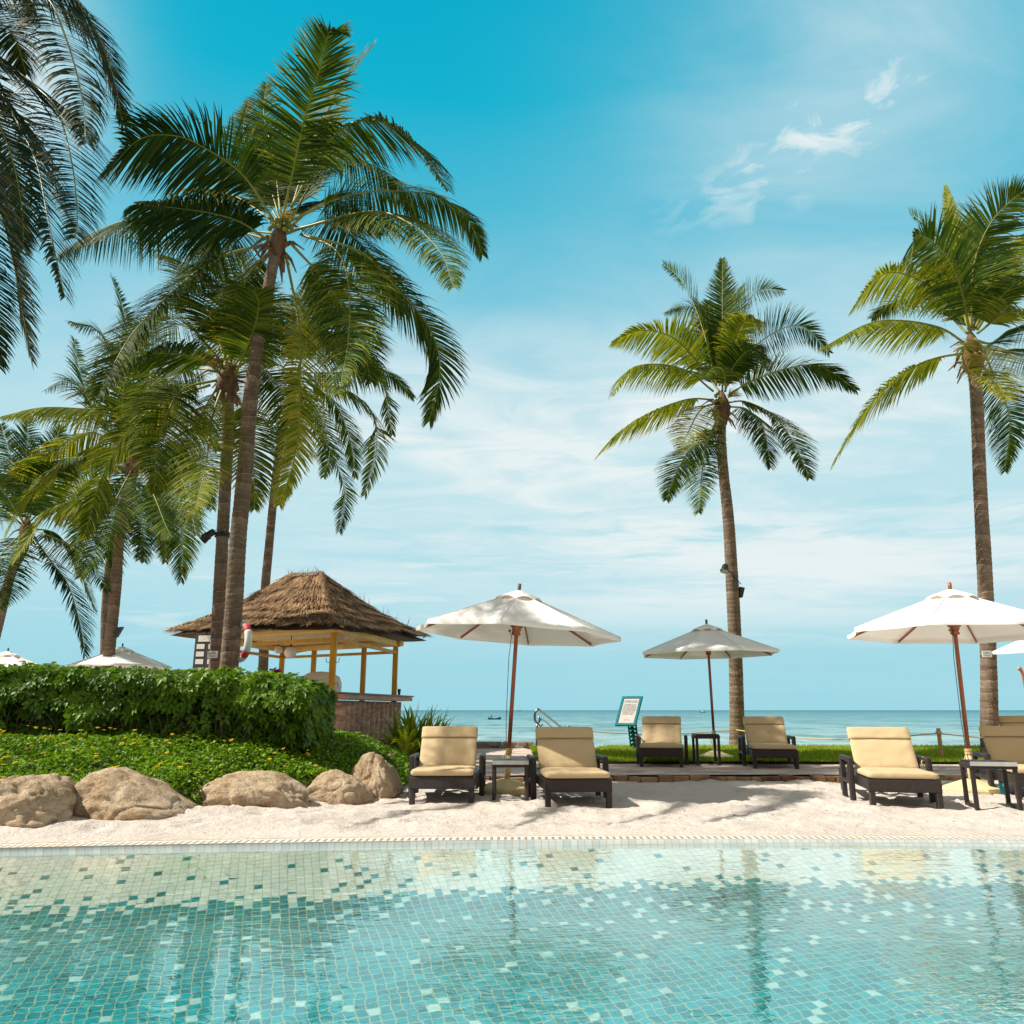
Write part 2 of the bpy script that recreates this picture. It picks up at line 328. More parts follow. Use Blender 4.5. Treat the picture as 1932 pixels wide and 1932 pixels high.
vc = t.new('ShaderNodeTexVoronoi'); t.put(vc, 'Vector', t.vmath('MULTIPLY', cw, (1, 1.5, 1))); t.put(vc, 'Scale', 2.6)
cs = t.sep(vc.outputs['Color']); n2 = t.noise(co, 25, 5, .65)
cc = t.ramp(t.math('ADD', t.math('MULTIPLY', cs[0], .7), t.math('MULTIPLY', n2, .3)), [(.1, (.33, .17, .15)), (.4, (.50, .33, .28)), (.65, (.60, .50, .44)), (.9, (.66, .50, .38))])
sandy = t.mapr(t.noise(co, 1.7, 5, .65), .44, .62, 0, .8)
cc = t.mix(t.math('MAXIMUM', t.mapr(vo.outputs['Distance'], .0, .05, .9, 0), sandy), cc, (.52, .45, .39))
pbr(t, out, cc, .9, .2, t.math('ADD', t.mapr(vo.outputs['Distance'], 0, .06, 0, 1), n2), .5, .012)
M['edge'] = simple('edging_stone', (.24, .09, .055), .85, .6, 3.2, .5, 30, .015, c2=(.42, .27, .14))
m, t, out = newmat('grass_soil'); M['turf'] = m
co = t.new('ShaderNodeTexCoord').outputs['Object']; pbr(t, out, t.ramp(t.noise(co, 9, 5), [(.3, (.13, .17, .012)), (.7, (.20, .26, .02))]), 1, .1, t.noise(co, 60, 4), .8, .03)
M['grass'] = foliage('grass_blade', [(0, (.14, .22, .008)), (.6, (.27, .36, .012)), (1, (.42, .45, .03))], .35, (1.4, 1.4, .5), .5, .3)
# sea
m, t, out = newmat('sea_water'); M['sea'] = m
co = t.new('ShaderNodeTexCoord').outputs['Object']; x, y, z = t.sep(co)
wv1 = t.noise(t.vmath('MULTIPLY', co, (.16, .06, 1)), 1.0, 6, .68, .4); wv2 = t.noise(t.vmath('MULTIPLY', co, (.018, .06, 1)), 1.0, 4, .55); wv3 = t.noise(t.vmath('MULTIPLY', co, (.9, 1.6, 1)), 1.0, 4, .6)
far = t.mapr(t.math('LOGARITHM', t.math('MAXIMUM', y, 1), 10.0), 1.6, 3.4, 0, 1)
cc = t.ramp(far, [(0, (.32, .43, .42)), (.35, (.16, .32, .35)), (.75, (.04, .19, .24)), (1, (.006, .09, .14))])
cc = t.mix(t.mapr(wv2, .42, .62, 0, .5), cc, t.mix(.6, cc, (.01, .14, .18)))
cc = t.mix(t.mapr(wv1, .49, .58, 0, .8), cc, t.mix(.8, cc, (.003, .11, .15)))
cc = t.mix(t.math('MULTIPLY', t.mapr(t.noise(t.vmath('MULTIPLY', co, (.05, .5, 1)), 1.0, 5, .6), .56, .64, 0, .7), t.mapr(y, 50, 95, 1, 0)), cc, (.62, .68, .66))
pbr(t, out, cc, .40, .30, t.math('ADD', t.math('MULTIPLY', wv1, 1.0), t.math('MULTIPLY', wv3, .25)), 1.0, .9)
# pool tiles: UV x = metres along, y = metres from the rim
TS = .058
def tile_mat(name, riser=False):
    m, t, out = newmat(name)
    uv = t.new('ShaderNodeUVMap', uv_map='rim').outputs[0]; co = t.new('ShaderNodeTexCoord').outputs['Object']
    x, y, z = t.sep(co); ux, uy, _ = t.sep(uv)
    if riser: px_, py_ = ux, uy
    else:
        wb = t.vmath('SUBTRACT', t.noise(t.vmath('MULTIPLY', co, (1, 1, 0)), 5.0, 2, .5, out='Color'), (.5, .5, .5))
        wb2 = t.vmath('SUBTRACT', t.noise(t.vmath('MULTIPLY', co, (1, 1, 0)), 17.0, 1, .5, out='Color'), (.5, .5, .5))
        amp = t.mapr(uy, .5, 4.0, .008, .12)
        wv = t.vmath('ADD', t.vmath('SCALE', wb, scale=amp), t.vmath('SCALE', wb2, scale=t.math('MULTIPLY', amp, .45)))
        cx, cy, _ = t.sep(t.vmath('ADD', co, wv)); ca, sa = math.cos(R(17.2)), math.sin(R(17.2))
        px_ = t.math('ADD', t.math('MULTIPLY', cx, ca), t.math('MULTIPLY', cy, sa)); py_ = t.math('SUBTRACT', t.math('MULTIPLY', cy, ca), t.math('MULTIPLY', cx, sa))
    gx = t.math('DIVIDE', px_, TS); gy = t.math('DIVIDE', py_, TS); ix = t.math('FLOOR', gx); iy = t.math('FLOOR', gy)
    fx = t.math('ABSOLUTE', t.math('SUBTRACT', t.math('FRACT', gx), .5)); fy = t.math('ABSOLUTE', t.math('SUBTRACT', t.math('FRACT', gy), .5))
    grout = t.mapr(t.math('MAXIMUM', fx, fy), .435, .462, 0, 1)
    wn = t.new('ShaderNodeTexWhiteNoise', noise_dimensions='2D'); t.put(wn, 'Vector', t.comb(ix, iy, 0)); r1, r2, r3 = t.sep(wn.outputs['Color'])
    if riser:
        teal = t.math('GREATER_THAN', r1, 2.0); deep = 0.0
    else:
        # distance of this tile from the rim, quantised so the colour change follows the tile courses
        dt = t.math('ADD', uy, t.math('MULTIPLY', t.math('SUBTRACT', fy, .25), .0))
        deepz = t.math('GREATER_THAN', t.math('ADD', dt, t.math('MULTIPLY', r2, .16)), t.mapr(ux, -3.0, 2.0, 1.06, .82))
        p_dark = t.mapr(dt, .25, .95, .08, .30); lat = t.math('LESS_THAN', t.math('MODULO', t.math('ADD', t.math('ADD', ix, t.math('MULTIPLY', iy, 2.0)), 3000.0), 3.0), .5); teal = t.math('MULTIPLY', t.math('LESS_THAN', r1, p_dark), lat)
        pale = t.math('MULTIPLY', t.math('LESS_THAN', r3, t.mapr(dt, .8, 1.8, .26, .12)), lat); deep = t.math('MULTIPLY', deepz, t.math('SUBTRACT', 1.0, pale)); teal = t.math('MULTIPLY', teal, t.math('SUBTRACT', 1.0, deepz))
        teal = t.math('MAXIMUM', teal, deep)
    light = t.mix(r2, (.70, .71, .64), (.80, .80, .73)); dark = t.mix(r2, (.0, .14, .165), (.0, .29, .33))
    if not riser:
        lit = t.mapr(uy, .9, 5.0, 0, .0); dark = t.mix(t.mapr(uy, 1.0, 4.5, 0, .65), dark, t.mix(r2, (.0, .47, .56), (.001, .66, .76)))
    else: light = t.mix(r2, (.40, .47, .49), (.52, .58, .58))
    light = t.mix(t.math('MULTIPLY', deepz, .55), light, (.16, .55, .58)) if not riser else light
    c = t.mix(teal, light, dark); c = t.mix(t.math('MULTIPLY', grout, .85), c, (.46, .47, .29) if not riser else (.42, .33, .20))
    if not riser:
        c = t.mix(t.mapr(t.noise(co, 1.3, 4), .5, .8, 0, .12), c, t.mix(.5, c, (.38, .40, .30)))
    pbr(t, out, c, .35, .4, t.math('SUBTRACT', 1.0, grout), .3, .004); return m
M['tile'] = tile_mat('mosaic_tile'); M['riser'] = tile_mat('rim_tile', True)
m, t, out = newmat('pool_water'); M['water'] = m
co = t.new('ShaderNodeTexCoord').outputs['Object']
calm = t.mapr(t.noise(co, .55, 2), .35, .65, .35, 1.0)
b1 = t.noise(t.vmath('MULTIPLY', co, (3.0, 6.5, 1)), 1.0, 3, .5, .6); b2 = t.noise(t.vmath('MULTIPLY', co, (11, 22, 1)), 1.0, 2, .5, .4)
hgt = t.math('MULTIPLY', t.math('ADD', t.math('MULTIPLY', b1, .7), t.math('MULTIPLY', b2, .28)), calm)
b = t.new('ShaderNodeBump'); t.put(b, 'Height', hgt); t.put(b, 'Strength', .6); t.put(b, 'Distance', .013)
gl = t.new('ShaderNodeBsdfGlossy'); t.put(gl, 'Roughness', .0); t.put(gl, 'Color', (1, 1, 1, 1)); t.l.new(b.outputs[0], gl.inputs['Normal'])
tp = t.new('ShaderNodeBsdfTransparent'); t.put(tp, 'Color', (.90, .985, .99, 1))
fr = t.new('ShaderNodeFresnel'); t.put(fr, 'IOR', 1.42); t.l.new(b.outputs[0], fr.inputs['Normal'])
mx = t.new('ShaderNodeMixShader'); t.put(mx, 0, t.math('MULTIPLY', fr.outputs[0], 1.28, clamp=True)); t.l.new(tp.outputs[0], mx.inputs[1]); t.l.new(gl.outputs[0], mx.inputs[2]); t.l.new(mx.outputs[0], out.inputs[0])
m, t, out = newmat('drain_grating'); M['grate'] = m
uv = t.new('ShaderNodeUVMap', uv_map='rim').outputs[0]; ux, uy, _ = t.sep(uv)
sl = t.math('ABSOLUTE', t.math('SUBTRACT', t.math('FRACT', t.math('DIVIDE', ux, .055)), .5))
gm = t.math('MULTIPLY', t.mapr(sl, .27, .34, 0, 1), t.math('MULTIPLY', t.mapr(uy, .045, .055, 0, 1), t.mapr(uy, .165, .175, 1, 0)))
co = t.new('ShaderNodeTexCoord').outputs['Object']
cc = t.mix(gm, t.ramp(t.noise(co, 9, 4), [(.3, (.58, .51, .42)), (.7, (.70, .65, .57))]), (.30, .22, .15)); cc = t.mix(t.mapr(uy, .172, .18, 0, .6), cc, (.46, .32, .18))
pbr(t, out, cc, .8, .2, t.math('SUBTRACT', 1.0, gm), .9, .01)

# ------------------------------------------------------------------ setting: sea, ground, sand, pool
def rim(x): return 6.97+.0486*x-.01334*x*x if abs(x) < 5 else (6.97+.0486*x-.01334*25-.1*(abs(x)-5))
def grid(name, xs, ys, zf, matl, kind='structure', yf=None, uvf=None, smooth_=True):
    mb = MB(); n = len(xs); vs = []
    for j, y in enumerate(ys):
        for x in xs:
            yy = yf(x, y) if yf else y; vs.append((x, yy, zf(x, yy)))
    fs = [(j*n+i, j*n+i+1, (j+1)*n+i+1, (j+1)*n+i) for j in range(len(ys)-1) for i in range(n-1)]
    if vs[-1][1] < vs[0][1]: fs = [f[::-1] for f in fs]
    mb.add(vs, fs, 0, 0.0, smooth_); o = mb.build(name, matl, kind=kind)
    if uvf:
        uvl = o.data.uv_layers.new(name='rim'); buf = []
        for lp in o.data.loops: v = o.data.vertices[lp.vertex_index].co; buf += list(uvf(v.x, v.y))
        uvl.data.foreach_set('uv', buf)
    return o
def lin(a, b, n): return [a+(b-a)*i/(n-1) for i in range(n)]
grid('sea', [-30000, -3000, -300, -60, 0, 60, 300, 3000, 30000], [22, 40, 80, 200, 600, 2000, 8000, 50000], lambda x, y: -1.5, M['sea'])
def land_z(x, y):
    z = .02 if y < 22 else .02-1.9*smooth((y-21.5)/9)
    if x < -1.5: z += .0
    return z-.06+.02*noise.noise((x*.7, y*.7, 3))
ys = lin(10.5, 34, 60)
grid('beach_ground', [-2500, -400, -90]+lin(-40, 40, 90)+[90, 400, 2500], ys, lambda x, y: land_z(x, y)-.03, M['sand'])
grid('pool_surround', [-2500, -9, 9, 2500], [-400, -5.0], lambda x, y: -.06, M['sand'])
grid('side_ground', [-2500, -60, -9.02], [-5.0, 2, 6, 10.6], lambda x, y: -.075, M['sand'])
grid('side_ground', [9.02, 60, 2500], [-5.0, 2, 6, 10.6], lambda x, y: -.075, M['sand'])
def sand_z(x, y):
    d = y-rim(x); e = smooth(d/.5); p = Vector((x, y, 0))
    z = .035*noise.noise(p*.8)+.028*noise.noise(p*2.3+Vector((5, 0, 0)))+.021*abs(noise.noise(p*4.3))+.014*noise.noise(p*9)+.009*noise.noise(p*21)
    # foot prints: soft pits
    c = noise.voronoi(p*2.6)[0][0]; z -= .042*max(0, 1-c/.32)**.8; z += .016*math.exp(-((c-.36)/.10)**2)
    z *= e
    if x < -1.5: z += .07*smooth((-x-1.5)/2)*e
    return z+.0
grid('sand', lin(-9, 12, 420), lin(0, 1, 110), sand_z, M['sand'], yf=lambda x, s: rim(x)+.0+s*(12.15-rim(x)) if x > -9.1 else 0)
def rim_uv(x, y): return (x, rim(x)-y)
xs = lin(-9, 9, 145)
grid('pool_coping', xs, [0, .05, .11, .17, .2], lambda x, y: 0, M['grate'], yf=lambda x, d: rim(x)-d+.012, uvf=rim_uv)
bpy.data.objects['pool_coping'].location.z = -.002
def riser_z(x, y): d = rim(x)-y; return -.004-.056*smooth((d-.185)/interp(x, [-4, -1, 1, 5], [.012, .018, .05, .075]))
grid('pool_rim', xs, [.186, .19, .198, .21, .23, .26], riser_z, M['riser'], yf=lambda x, d: rim(x)-d, uvf=lambda x, y: (x, (rim(x)-y)*1.9))
def floor_z(x, y):
    d = rim(x)-y; return -.058-.28*max(0, min(1, (d-.25)/.9))-.75*smooth((d-1.1)/5)
grid('pool_floor', xs, [.255, .4, .6, .8, 1.0, 1.2, 1.5, 1.9, 2.4, 3, 3.7, 4.5, 5.5, 7, 9, 11.9], floor_z, M['tile'], yf=lambda x, d: max(-5, rim(x)-d), uvf=rim_uv)
grid('pool_water', xs, [.215, 1, 3, 6, 11.9], lambda x, y: 0, M['water'], yf=lambda x, d: max(-5, rim(x)-d))
bpy.data.objects['pool_water'].location.z = -.040
pw = MB(); pw.box((0, -5.05, -.7), (18.4, .1, 1.3)); pw.box((-9.05, .8, -.7), (.1, 11.6, 1.27)); pw.box((9.05, .8, -.7), (.1, 11.6, 1.27)); pw.build('pool_wall', M['zinc'], kind='structure')
# raised flagstone path with an irregular stone edge
def deck_front(x): return interp(x, [-30, -3, 0, 4, 8, 30], [11.2, 11.6, 12.0, 12.12, 11.95, 11.2])
def deck_back(x): return interp(x, [-30, .35, .9, 2.0, 8, 30], [21, 21.0, 14.9, 14.60, 14.5, 14.0])
grid('stone_path', lin(-9.5, 30, 120), [0, .03, .2, .5, 1], lambda x, y: .085+.006*noise.noise((x*2, y*2, 0)), M['flag'], yf=lambda x, s: deck_front(x)+.10+s*(deck_back(x)-deck_front(x)))
ed = MB(); x = -4.0
while x < 22:
    wd = random.uniform(.14, .34); y0 = deck_front(x+wd/2)
    ed.box((x+wd/2, y0+.08+random.uniform(-.02, .02), .025), (wd-.012, .2, .10+random.uniform(-.03, .02)), Matrix.Rotation(random.uniform(-.06, .06), 3, 'Z'), 0, .015); x += wd
ed.build('path_kerb', M['edge'], kind='structure')
# lawn strip
def lawn_z(x, y): return .13+.05*smooth((y-14.6)/2)-.03*smooth((y-19)/2)
grid('lawn', lin(.4, 30, 50), [0, .02, .1, .5, .9, 1], lawn_z, M['turf'], yf=lambda x, s: deck_back(x)+s*(interp(x, [.4, 1.2, 2.5, 30], [15.3, 17.0, 20.2, 19.0])-deck_back(x)))
g = MB()
for i in range(52000):
    x = random.uniform(.45, 17); yb = deck_back(x); ye = interp(x, [.4, 1.2, 2.5, 30], [15.3, 17.0, 20.2, 19.0])
    y = yb+(ye-yb)*random.random()**1.5; z = lawn_z(x, y)-.01; a = random.random()*6.28; hh = random.uniform(.03, .075); ww = .007
    dxx, dyy = math.cos(a)*ww, math.sin(a)*ww; lx, ly = random.uniform(-.03, .03), random.uniform(-.03, .03)
    g.add([(x-dxx, y-dyy, z), (x+dxx, y+dyy, z), (x+lx, y+ly, z+hh)], [(0, 1, 2)], 0, random.random())
g.build('grass', M['grass'], label='bright green clipped grass strip between stone path and sea', cat='grass', kind='stuff')
# low wall of dark stones at beach edge, left of the steps
wl = MB(); x = -1.2
while x < .55:
    for k in range(2):
        wd = random.uniform(.14, .3); wl.box((x+k*.06, 20.6+random.uniform(-.05, .05), .10+k*.09), (wd, .22, .11), Matrix.Rotation(random.uniform(-.15, .15), 3, 'Z'), 0, .03)
    x += .2
wl.build('low_stone_wall', M['stone'], label='low grey rubble wall at the beach edge behind the left umbrella', cat='wall')

# ------------------------------------------------------------------ palms
def frond_pts(P2, Y, L, sgn, heart):
    P2 = [Vector((u, v)) for u, v in P2]; k = Y*1.03/F
    seg = [0.0]
    for a, b in zip(P2, P2[1:]): seg.append(seg[-1]+(b-a).length*k)
    proj = seg[-1]; dep = sgn*math.sqrt(max(.05, min(L, proj+1.6)**2-proj**2)) if L > proj else sgn*.35
    dep = max(-.72*L, min(.72*L, dep))
    return [at(p.x, p.y, Y+dep*(s/proj)) for p, s in zip(P2, seg)]
def make_frond(name, pts, rnd, matl, leaf=.85, dens=70, droop=.55, parent=None, start=.16, tone=.45, dry=.06, r0=.028, broken=0.0, lw=.030, roll=None):
    n = 40; C = crom(pts, n); mb = MB(); dens = int(dens*2.0); lw *= 1.22; leaf *= 1.15
    mb.tube(C, [r0*(1-.86*(i/(n-1))**.8) for i in range(n)], 5, 1)
    roll = R(rnd.uniform(-28, 28) if roll is None else roll)
    down = Vector((0, 0, -1)); L = sum((C[i+1]-C[i]).length for i in range(n-1))
    for k in range(dens):
        t = start+(1-start)*(k+.5)/dens; fi = t*(n-1); i = min(n-2, int(fi)); p = C[i].lerp(C[i+1], fi-i)
        T = (C[min(i+2, n-1)]-C[max(0, i-1)]).normalized(); S = T.cross(Vector((0, 0, 1)))
        if S.length < .25: S = (S + T.cross(Vector((rnd.uniform(-.2, .2), 1, .3)))*.5)
        S.normalize(); N = S.cross(T).normalized()
        if N.z < 0: N = -N
        S, N = (S*math.cos(roll)+N*math.sin(roll)), (N*math.cos(roll)-S*math.sin(roll))
        s = (t-start)/(1-start); ln = leaf*min(1, .50+2.4*s)*(1-.80*max(0, (s-.40)/.60)**1.5)
        fw = .30+.75*s**1.4
        for sd in (-1, 1):
            if rnd.random() < broken: continue
            l = ln*rnd.uniform(.86, 1.08); q = rnd.uniform(-.12, .12)
            lat_ = abs(S.y)*(1-abs(T.z))
            d = (S*sd*(1-.25*s)*(1-.35*lat_)+T*(fw+q)+N*(.30+rnd.uniform(-.12, .12))*(1-lat_)+down*lat_*.85).normalized()
            dr = droop*(rnd.uniform(.75, 1.3)); tw = rnd.uniform(-.5, .5)
            w_ = lw*(1-.35*s)*rnd.uniform(.8, 1.15); P = p.copy(); vs = []; K = 4
            brk = rnd.random() < .10
            for j in range(K+1):
                tt = j/K; wd = w_*(.55, 1.0, .92, .6, .05)[j]
                W = (T-d*T.dot(d)); 
                if W.length < .05: W = N.copy()
                W.normalize(); W = (W*math.cos(tw*.6)+d.cross(W)*math.sin(tw*.6+sd*.25))
                vs += [P-W*wd*.5, P+W*wd*.5]
                gq = dr*(.10+.34*tt)+(0.55 if brk and j == 2 else 0)
                d = (d+down*gq).normalized(); P = P+d*(l/K)
            v = max(0, min(.93, tone+rnd.uniform(-.32, .34)))
            av = [v]*6+([1.0]*4 if rnd.random() < dry else [v, v, min(1, v+.25), 1.0 if rnd.random() < .3 else v])
            mb.add(vs, [(2*j, 2*j+1, 2*j+3, 2*j+2) for j in range(K)], 0, av, True)
    return mb.build(name, [matl, M['rachis']], parent)
def palm(label, Y, trunk, radii, heart, fronds, seed, tone=.45, matl=None, leaf=.85, L=4.2, dens=66, droop=.55, fruit=0, husk=10, droot=0.0, bright=(), dark=(), start=.16, lw=.033, base_z=None, rs=.88):
    rnd = random.Random(seed); matl = matl or M['frond']
    root = empty('coconut_palm', (0, 0, 0), label=label, cat='palm tree', group='coconut palms around the pool')
    P = [at(u, v, Y) for u, v in trunk]; radii = [q*rs for q in radii]
    if base_z is not None and P[0].z > base_z: P[0] = P[0].copy(); P.insert(0, Vector((P[0].x+(P[0].x-P[1].x)*.3, Y, base_z)))
    if len(radii) < len(P): radii = [radii[0]*1.15]+list(radii)
    root.location = P[0]
    n = int((P[-1]-P[0]).length/.022); C = crom(P, n); L_ = [0.0]
    for a, b in zip(C, C[1:]): L_.append(L_[-1]+(b-a).length)
    segL = [0.0]
    for a, b in zip(P, P[1:]): segL.append(segL[-1]+(b-a).length)
    tot = L_[-1]; rr = []
    for i in range(n):
        r = interp(L_[i]/tot*segL[-1], segL, radii); ph = (L_[i]/.11+.5*noise.noise((L_[i]*1.3, seed, 0))) % 1.0
        rr.append(r*(1+.055*ph-.015+.035*noise.noise((L_[i]*.9, seed*3, 1))))
    mb = MB(); mb.tube([c-root.location for c in C], rr, 18, 0, True, [l for l in L_], True, jit=lambda i, k: .02*noise.noise((k*.9, L_[i]*4, seed)))
    mb.build('trunk', M['trunk'], root)
    H = at(heart[0], heart[1], Y)-root.location; top = C[-1]-root.location
    cr = MB(); rt = radii[-1]
    ax = (H-top); cc_ = [top-Vector((0, 0, .25)), top, top.lerp(H, .5), H, H+Vector((0, 0, .30))]
    cr.tube(crom(cc_, 14), [rt*1.0, rt*1.15, rt*1.45, rt*1.6, rt*1.75, rt*1.8, rt*1.7, rt*1.6, rt*1.4, rt*1.2, rt*.9, rt*.7, rt*.4, rt*.15], 12, 0, True, 0.0, True, jit=lambda i, k: .22*noise.noise((k*1.1, i*.9, seed)))
    for k in range(husk):       # old leaf bases and hanging fibre
        a = rnd.random()*6.28; zz = rnd.uniform(-.35, .15); dirn = Vector((math.cos(a), math.sin(a), rnd.uniform(-.9, .7))).normalized(); p0 = H.lerp(top, .3)+Vector((0, 0, zz))+dirn*rt*.9; ln = rnd.uniform(.2, .5)
        p1 = p0+dirn*ln*.55; p2 = p1+(dirn+Vector((0, 0, -.9))).normalized()*ln*.6
        wv_ = dirn.cross(Vector((0, 0, 1))).normalized()*rnd.uniform(.03, .07)
        cr.add([p0-wv_*1.3, p0+wv_*1.3, p1-wv_, p1+wv_, p2-wv_*.3, p2+wv_*.3], [(0, 1, 3, 2), (2, 3, 5, 4)], 1)
        cr.tube([p0, p1, p2], [.035, .025, .012], 5, 1)
    crown = cr.build('crown', [M['fibre'], M['husk']], root)
    for k in range(fruit):
        a = rnd.uniform(3.4, 6.0); q = MB(); c0 = H+Vector((math.cos(a)*.2, math.sin(a)*.25, rnd.uniform(-.05, .12)))
        if k % 2 == 0:
            for j in range(10): q.lathe([(.001, -.055), (.035, -.035), (.045, 0), (.033, .035), (.001, .052)], c0+Vector((rnd.uniform(-.12, .12), rnd.uniform(-.1, .1), rnd.uniform(-.13, .13))), 8)
            q.build('coconut_bunch', M['nuts'], crown)
        else:
            for j in range(26):
                d = Vector((math.cos(a)+rnd.uniform(-.5, .5), math.sin(a)+rnd.uniform(-.5, .5), rnd.uniform(-.2, .9))).normalized(); q.tube([c0, c0+d*.22, c0+d*.4+Vector((0, 0, -.10))], [.012, .010, .004], 4)
            q.build('flower_spray', M['spray'], crown)
    for k, fr in enumerate(fronds):
        opt = fr[1] if isinstance(fr[1], dict) else {}; pts2 = fr[0] if isinstance(fr[0], list) else fr
        sg = opt.get('s', (1, -1)[k % 2]); P3 = [p-root.location for p in frond_pts(pts2, Y, L, sg, H)]
        P3[0] = P3[0].lerp(H, .35)
        mt = M['frond_sunlit'] if (k in bright or opt.get('b')) else (M['frond_silhouette'] if (k in dark or opt.get('d')) else matl)
        make_frond('frond', P3, rnd, mt, opt.get('leaf', leaf), opt.get('dens', dens), opt.get('droop', droop), crown, opt.get('start', start), opt.get('tone', tone), opt.get('dry', .09), opt.get('r', .030), opt.get('broken', .03), lw, opt.get('roll'))
        if opt.get('b') or k in bright: pass
    return root
S = dict
# main palm (B)
palm('tallest coconut palm, grey curved trunk with the lifebuoy on it, huge crown against the sky', 13.6,
     [(432, 1262), (441, 1150), (449, 1020), (461, 900), (472, 760), (489, 630), (507, 540), (522, 465)], [.175, .17, .165, .158, .15, .135, .12, .115], (528, 440), [
 ([(531, 425), (571, 238), (604, 128), (622, 60), (645, 60)], S(s=-1, droop=.14, leaf=.9, start=.2)),
 ([(545, 421), (596, 256), (644, 165), (706, 84)], S(s=1, droop=.25, leaf=.8)),
 ([(534, 414), (516, 293), (498, 220), (503, 157)], S(s=1, droop=.3, leaf=.75)),
 ([(560, 366), (630, 256), (710, 227), (790, 278), (845, 359)], S(s=-1, tone=.5)),
 ([(560, 403), (651, 370), (736, 360), (820, 370), (880, 410), (910, 480)], S(s=1, droop=.8)),
 ([(578, 428), (695, 399), (772, 421), (831, 476), (856, 542)], S(s=-1, droop=.9, tone=.62)),
 ([(589, 443), (629, 468), (655, 520), (659, 622), (640, 745)], S(s=-1, droop=.9, tone=.6)),
 ([(607, 447), (681, 476), (754, 549), (812, 622), (830, 700), (810, 795)], S(s=1, droop=.6)),
 ([(513, 406), (458, 330), (384, 278), (330, 256), (265, 262), (205, 320)], S(s=-1, droop=.55, tone=.2, leaf=1.15, roll=-35)),
 ([(509, 472), (458, 421), (403, 403), (330, 392), (258, 385)], S(s=-1, droop=1.2, tone=.15, leaf=1.2, dens=95)),
 ([(490, 472), (421, 483), (348, 531), (256, 622), (205, 706), (185, 745)], S(s=-1, droop=.55, tone=.4)),
 ([(500, 460), (380, 420), (256, 414), (183, 436), (110, 480)], S(s=1, droop=1.0, tone=.3, leaf=1.1)),
 ([(501, 399), (432, 366), (340, 355)], S(s=1, tone=.75, leaf=.6)),
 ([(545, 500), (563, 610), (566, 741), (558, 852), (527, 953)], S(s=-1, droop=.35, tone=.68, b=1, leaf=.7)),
 ([(535, 425), (480, 330), (460, 250), (470, 190)], S(s=1, droop=.45, tone=.55, leaf=.7)),
 ([(545, 430), (600, 330), (660, 300), (730, 330), (790, 410)], S(s=1, tone=.4)),
 ([(540, 425), (580, 300), (610, 240), (650, 200)], S(s=1, tone=.5, droop=.4)),
 ([(550, 440), (610, 420), (670, 450), (730, 520), (760, 590)], S(s=1, tone=.3)),
 ([(520, 440), (440, 440), (380, 490), (330, 580)], S(s=1, tone=.45)),
 ([(520, 470), (470, 520), (430, 620), (420, 700)], S(s=1, droop=.5, tone=.6)),
 ([(560, 470), (620, 540), (680, 640), (700, 720)], S(s=1, droop=.6, tone=.45)),
 ([(535, 420), (500, 340), (440, 330), (400, 370)], S(s=1, droop=.7, tone=.6, leaf=.7)),
 ([(560, 420), (610, 380), (670, 390), (720, 440)], S(s=1, droop=.8, tone=.35, leaf=.8)),
 ], 11, .42, M['frond'], .95, 4.5, 84, .55, fruit=3, husk=16, base_z=.4, rs=.86)
# second palm beside it (C)
palm('medium coconut palm carrying the bracket spotlight, trunk just left of the tallest palm', 14.6,
     [(408, 1262), (413, 1150), (420, 1010), (427, 880), (430, 790), (428, 735)], [.150, .135, .125, .125, .13, .14], (430, 705), [
 ([(414, 706), (371, 675), (293, 667), (240, 695)], S(s=-1)), ([(379, 738), (332, 749), (254, 800), (195, 894), (160, 1010)], S(s=-1, tone=.68, droop=.7)),
 ([(449, 714), (480, 617), (485, 560), (440, 530)], S(s=-1)), ([(430, 690), (400, 600), (340, 560), (280, 600)], S(s=1)),
 ([(435, 690), (430, 600), (415, 500), (395, 450)], S(s=1, droop=.3)), ([(445, 700), (520, 640), (600, 620), (660, 690)], S(s=1)),
 ([(420, 730), (400, 790), (388, 880), (365, 975)], S(s=-1, b=1, tone=.55)), ([(440, 740), (470, 800), (478, 880), (480, 960)], S(s=1)),
 ([(420, 700), (350, 700), (280, 760), (230, 860)], S(s=1, tone=.6)), ([(440, 690), (470, 600), (460, 520), (450, 470)], S(s=1, droop=.3, tone=.6)),
 ([(425, 700), (360, 620), (280, 620), (210, 680)], S(s=1, tone=.6)), ([(445, 705), (500, 700), (540, 760), (550, 850)], S(s=1, tone=.55)),
 ([(420, 710), (380, 780), (330, 860), (310, 920)], S(s=1, tone=.5)), ([(430, 690), (390, 580), (350, 500), (300, 480)], S(s=1, tone=.55)),
 ([(440, 690), (520, 600), (590, 560), (640, 600)], S(s=1, tone=.5)), ([(415, 720), (340, 740), (300, 830), (290, 930)], S(s=-1, tone=.6)),
 ], 23, .55, M['frond'], .80, 3.6, 60, .6, fruit=2, husk=18, base_z=.3)
